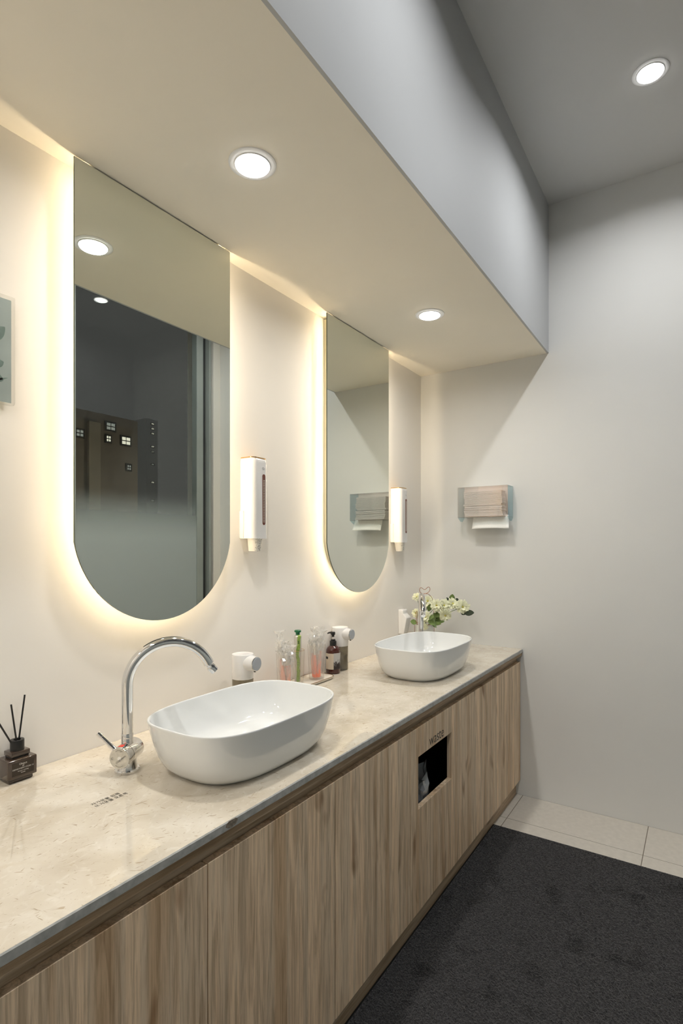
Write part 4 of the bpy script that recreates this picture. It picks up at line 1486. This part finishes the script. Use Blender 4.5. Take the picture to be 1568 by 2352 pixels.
tail = [VR * -0.004 + VF * 0.010 + Vector((0, 0, 0.306)), VR * 0.012 + VF * 0.010 + Vector((0, 0, 0.3065)), VR * 0.028 + VF * 0.012 + Vector((0, 0, 0.300)), VR * 0.044 + VF * 0.020 + Vector((0, 0, 0.280)),
        VR * 0.052 + VF * 0.024 + Vector((0, 0, 0.24)), VR * 0.0545 + VF * 0.006 + Vector((0, 0, 0.134))]
sm = []
for i in range(len(tail) - 1):
    for k in range(6):
        f = k / 6
        p_1 = tail[max(0, i - 1)]
        p0_, p1_ = tail[i], tail[i + 1]
        p2_ = tail[min(len(tail) - 1, i + 2)]
        sm.append(tuple(0.5 * ((2 * p0_) + (-p_1 + p1_) * f + (2 * p_1 - 5 * p0_ + 4 * p1_ - p2_) * f * f + (-p_1 + 3 * p0_ - 3 * p1_ + p2_) * f ** 3)))
sm.append(tuple(tail[-1]))
MB().tube(sm, 0.0014, 8).build('heart_stem', M_copper, wh)


def petal(mb, M, ln, wd, curl, notch, m=0):
    rows = 5
    vs = []
    for i in range(rows + 1):
        f = i / rows
        w = wd * (0.25 + 0.75 * math.sin(min(1.0, f * 1.15) * PI * 0.62)) * (1.0 if f < 0.85 else 0.72)
        z = curl * f * f
        for s in (-1, 0, 1):
            vs.append(tuple(M @ Vector((ln * f - (0.10 * ln * notch if (i == rows and s == 0) else 0), s * w, z + (0.12 * w if s else 0)))))
    mb.add(vs, [(i * 3 + j, i * 3 + j + 1, (i + 1) * 3 + j + 1, (i + 1) * 3 + j) for i in range(rows) for j in range(2)], m)


def flower(pos, facing, rad, label, seed, leaves=(), layers=3):
    rnd = random.Random(seed)
    base = Vector((VX, VY, ZC + 0.128)) + VR * rnd.uniform(-0.02, 0.02) + VF * rnd.uniform(-0.02, 0.02)
    t = thing('chrysanthemum_stem', label, 'flower', tuple(base), 0, 'white flowers in the vase')
    P = Vector(pos) - base
    F = Vector(facing).normalized()
    q = F.to_track_quat('Z', 'Y').to_matrix().to_4x4()
    mb = MB()
    for ly in range(layers):
        cnt = (24, 19, 13)[ly]
        tilt = (0.05, 0.42, 0.85)[ly]
        ln = rad * (1.0, 0.86, 0.62)[ly]
        for k in range(cnt):
            a = 2 * PI * (k + 0.5 * ly) / cnt + rnd.uniform(-0.12, 0.12)
            tl = tilt + rnd.uniform(-0.28, 0.22)
            M = Matrix.Translation(P) @ q @ Matrix.Rotation(a, 4, 'Z') @ Matrix.Translation((rad * 0.10, 0, 0.002 * ly)) @ Matrix.Rotation(-tl, 4, 'Y')
            petal(mb, M, ln * rnd.uniform(0.80, 1.12), rad * 0.115, -rad * rnd.uniform(-0.05, 0.25), rnd.random())
    mb.build('petals', M_petal, t, recalc=False)
    MBc = MB()
    crumple(MBc, tuple(P + F * (rad * 0.16)), rad * 0.16, rad * 0.16, rad * 0.14, seed, 7, 0.3)
    MBc.build('heart', M_petal_core, t)
    mid = P * 0.5 + Vector((0, 0, 0.012))
    st = [Vector((0, 0, -0.07)), Vector((0, 0, 0.0)), mid, P - F * (rad * 0.15), P]
    MB().tube([tuple(s) for s in st], 0.0016, 7).build('stem', M_leaf, t)
    for (lp, ld, ll, lw, dark) in leaves:
        lm = MB()
        d = Vector(ld).normalized()
        s = d.cross(Vector((-0.80, -0.42, 0.42))).normalized()      # blade turned to the room
        u = s.cross(d)
        vsl = []
        for i in range(9):
            f = i / 8
            w = lw * math.sin(PI * min(0.999, 0.04 + f * 0.96)) ** 0.75
            c = Vector(lp) - base + d * ll * f + u * (0.10 * ll * f * f)
            vsl += [tuple(c - s * w + u * 0.12 * w), tuple(c), tuple(c + s * w + u * 0.12 * w)]
        lm.add(vsl, [(i * 3 + j, i * 3 + j + 1, (i + 1) * 3 + j + 1, (i + 1) * 3 + j) for i in range(8) for j in range(2)])
        lm.build('leaf', M_leaf_dark if dark else M_leaf, t, recalc=False)
    return t


def at(u, v, xx):
    """room point on the plane x = xx that the photograph shows at pixel (u, v)"""
    tt = (u - CXP) / FPX
    r = (math.cos(YAW) + tt * math.sin(YAW), math.sin(YAW) - tt * math.cos(YAW), -(v - V0) / FPX)
    k = xx / r[0]
    return Vector((xx, r[1] * k, EYE + r[2] * k))


fl = [  # u, v, x, facing, radius, label, leaves (u, v, x, direction, length, width, dark)
    (1002, 1391, 2.905, (-0.8, -0.35, 0.25), 0.036, 'white chrysanthemum in the middle of the bunch, tilted toward the room', [(996, 1408, 2.93, (-0.2, -0.7, -0.3), 0.055, 0.017, 0), (988, 1412, 2.92, (-0.2, -0.5, -0.5), 0.05, 0.015, 0)]),
    (1019, 1391, 2.935, (-0.7, -0.5, 0.30), 0.037, 'white chrysanthemum right of the middle, its face half turned', [(1028, 1384, 2.97, (0.1, 0.25, 1), 0.030, 0.012, 1)]),
    (1022, 1413, 2.885, (-0.75, -0.45, -0.25), 0.036, 'white chrysanthemum hanging lowest on the right, face down', [(997, 1424, 2.93, (0.0, -0.8, -0.1), 0.065, 0.016, 0), (990, 1430, 2.90, (-0.2, -0.8, -0.05), 0.075, 0.013, 0), (1000, 1418, 2.94, (0, -0.8, -0.35), 0.06, 0.016, 0)]),
    (1039, 1387, 2.955, (-0.6, -0.5, 0.4), 0.035, 'white chrysanthemum with an upright green leaf behind it', [(1036, 1383, 2.985, (0.05, -0.15, 1), 0.048, 0.017, 0), (1044, 1378, 2.985, (0, -0.9, 0.1), 0.025, 0.010, 1)]),
    (1062, 1394, 2.965, (-0.75, -0.45, 0.1), 0.038, 'white chrysanthemum farthest right with a dark leaf tip', [(1066, 1408, 2.97, (0.0, -1, 0.05), 0.060, 0.018, 1), (1058, 1408, 2.98, (0.0, -0.9, -0.25), 0.03, 0.008, 1)]),
    (977, 1417, 2.862, (-0.9, -0.25, 0.1), 0.034, 'white daisy-like chrysanthemum just right of the faucet tip', [(985, 1418, 2.86, (-0.4, -0.75, 0.1), 0.050, 0.016, 0), (984, 1424, 2.86, (-0.3, -0.75, -0.45), 0.055, 0.015, 0), (984, 1404, 2.90, (-0.2, -0.3, 0.9), 0.05, 0.014, 0), (992, 1430, 2.87, (-0.1, -0.6, -0.6), 0.04, 0.010, 0)]),
    (982, 1382, 2.945, (-0.7, -0.2, 0.6), 0.038, 'pale cream chrysanthemum at the top below the heart wire', [(992, 1398, 2.95, (0, -0.5, 0.6), 0.05, 0.012, 0)]),
    (957, 1371, 2.935, (-0.8, 0.0, 0.5), 0.026, 'small white blossom left of the faucet top', []),
    (955, 1408, 2.890, (-0.9, 0.25, 0.1), 0.028, 'white blossom half hidden left of the chrome faucet', [(957, 1430, 2.86, (-0.4, 0.5, 0.1), 0.040, 0.016, 0)]),
    (972, 1438, 2.838, (-0.85, -0.1, -0.35), 0.026, 'wilting white blossom drooping over the vase front', []),
]
for i, (u, v, xx, fcg, rd, lab, lvs) in enumerate(fl):
    flower(at(u, v, xx), fcg, rd, lab, 11 + i, [(tuple(at(a, b_, c_)), d_, ln_, w_, k_) for (a, b_, c_, d_, ln_, w_, k_) in lvs])

# ================================================================== rug
rg = thing('rug', 'large charcoal pile mat with rubber edge on the floor', 'rug', (0.9, 0.26, 0.0))
RX0, RX1, RY0, RY1 = -1.2, 2.7348, -0.36, 0.8798
MB().box(RX0 - 0.9, RX1 - 0.9, RY0 - 0.26, RY1 - 0.26, 0.0002, 0.0045).build('rubber_backing', M_rubber, rg, bevel=0.0015, seg=1, smooth=False)


def pile(x0, x1, y0, y1, st, name, hmax):
    nx, ny = int((x1 - x0) / st), int((y1 - y0) / st)
    r = random.Random(7)
    ru = r.random
    vs = []
    for i in range(nx + 1):
        for j in range(ny + 1):
            edge = i == 0 or j == 0 or i == nx or j == ny
            vs.append((x0 - 0.9 + (x1 - x0) * i / nx + (ru() - 0.5) * st * 0.7, y0 - 0.26 + (y1 - y0) * j / ny + (ru() - 0.5) * st * 0.7, 0.0046 if edge else 0.0075 + hmax * ru()))
    fs = [(i * (ny + 1) + j, (i + 1) * (ny + 1) + j, (i + 1) * (ny + 1) + j + 1, i * (ny + 1) + j + 1) for i in range(nx) for j in range(ny)]
    me = bpy.data.meshes.new(name)
    me.from_pydata(vs, [], fs)
    me.materials.append(M_carpet)
    o = bpy.data.objects.new(name, me)
    C.objects.link(o)
    o.parent = rg
    o['kind'] = 'stuff'
    return o


pile(1.15, RX1 - 0.012, RY0 + 0.012, RY1 - 0.008, 0.0040, 'pile', 0.0050)
pile(RX0 + 0.012, 1.15, RY0 + 0.012, RY1 - 0.008, 0.012, 'pile', 0.0040)

# ================================================================== night outside the window
ext = pm('brown_facade', (0.30, 0.26, 0.215), 0.9, var=0.15, vscale=0.3)
pale = pm('pale_facade_pier', (0.46, 0.41, 0.33), 0.9, var=0.15, vscale=0.3)
lit = emit('lit_room_behind_glass', (1.0, 0.93, 0.78), 0.55)
dimlit = emit('dim_room_behind_glass', (0.95, 0.97, 0.9), 0.16)
grd = MB().box(-60, 140, -140, -1.2, -9.2, -9.0)
struct('ground_outside', grd, pm('dark_asphalt', (0.03, 0.03, 0.03), 0.9))


def building(name, label, x0, x1, y, depth, z1, wins, mat, lm, piers=()):
    t = thing(name, label, 'building', ((x0 + x1) / 2, y, -9.0))
    xm = (x0 + x1) / 2
    MB().box(x0 - xm, x1 - xm, -depth, 0, 0, z1 + 9).build('facade', mat, t, smooth=False)
    for (a, b_) in piers:
        MB().box(a - xm, b_ - xm, -0.05, 0.35, 0.01, z1 + 8).build('pier', pale, t, smooth=False)
    for (wx, wz, w, h, k) in wins:
        f = MB().box(wx - w / 2 - 0.12 - xm, wx + w / 2 + 0.12 - xm, 0.02, 0.10, wz - h / 2 - 0.12 + 9, wz + h / 2 + 0.12 + 9).build('window', M_frame_dark, t, smooth=False)
        for sx in (-1, 1):
            for sz in (-1, 1):
                ax, az = wx + sx * w / 4 - xm, wz + sz * h / 4 + 9
                MB().box(ax - w / 4 + 0.05, ax + w / 4 - 0.05, 0.06, 0.14, az - h / 4 + 0.05, az + h / 4 - 0.05).build('pane', lit if k else dimlit, f, smooth=False)


def seen(u, v, Y):
    """point outside on plane y = Y that the nearer mirror shows at pixel (u, v)"""
    tt = (u - CXP) / FPX
    r = (math.cos(YAW) + tt * math.sin(YAW), math.sin(YAW) - tt * math.cos(YAW), -(v - V0) / FPX)
    k = (2 * YM - Y) / r[1]
    return r[0] * k, EYE + r[2] * k, k / FPX


YB = -45.0
wl = []
for (u, v, pw, ph, k) in ((288, 1013, 18, 18, 1), (253, 980, 18, 17, 0), (248, 1008, 9, 14, 1), (211, 1002, 6, 12, 0), (182, 995, 14, 16, 0), (295, 1074, 8, 12, 0)):
    x_, z_, s_ = seen(u, v, YB)
    wl.append((x_, z_, pw * s_ * 1.25, ph * s_, k))
x0_, _, _ = seen(120, 1000, YB)
x1_, zt_b, _ = seen(316, 968, YB)
pa, _, _ = seen(200, 1000, YB)
pb_, _, _ = seen(226, 1000, YB)
building('apartment_building', 'dim brown apartment block with a few lit windows, seen in the mirror', x0_, x1_, YB, 14, zt_b, wl, ext, lit, [(pa, pb_)])
sl_ = thing('facade_fill_lamp', 'added street lamp outside, unseen, brightening the brown block', 'added fill lamp', (44.0, -27.0, -9.0))  # added lamp, itself unseen, put in to brighten the facade
MB().tube([(0, 0, 0), (0, 0, 6.6), (0, -0.3, 7.0), (0, -1.2, 7.15)], [0.10, 0.06, 0.05, 0.05], 12).build('pole', M_frame_dark, sl_)
MB().box(-0.14, 0.14, -1.75, -1.15, 7.08, 7.20).build('lamp_head', M_frame_dark, sl_, bevel=0.02)
MB().box(-0.11, 0.11, -1.70, -1.20, 7.05, 7.08).build('lamp_lens', lit, sl_, smooth=False)
pl_ = bpy.data.lights.new('facade_fill_light', 'POINT')
pl_.energy = 2200
pl_.color = (1.0, 0.86, 0.66)
pl_.shadow_soft_size = 0.12
po_ = bpy.data.objects.new('facade_fill_light', pl_)
C.objects.link(po_)
po_.parent = sl_
po_.location = (0, -1.45, 6.85)
YT = -110.0
wl = []
for (v, k) in ((974, 1), (985, 1), (996, 1), (1026, 1), (1038, 0), (1067, 0), (1108, 1), (1150, 0)):
    x_, z_, s_ = seen(350, v, YT)
    wl.append((x_, z_, 7 * s_, 3.0 * s_, k))
x0_, _, _ = seen(336, 1000, YT)
x1_, zt_b, _ = seen(362, 966, YT)
building('tower_building', 'far dark tower with a column of small lit windows, seen in the mirror', x0_, x1_, YT, 12, zt_b, wl, pm('pale_tower_facade', (0.62, 0.62, 0.64), 0.9), lit)
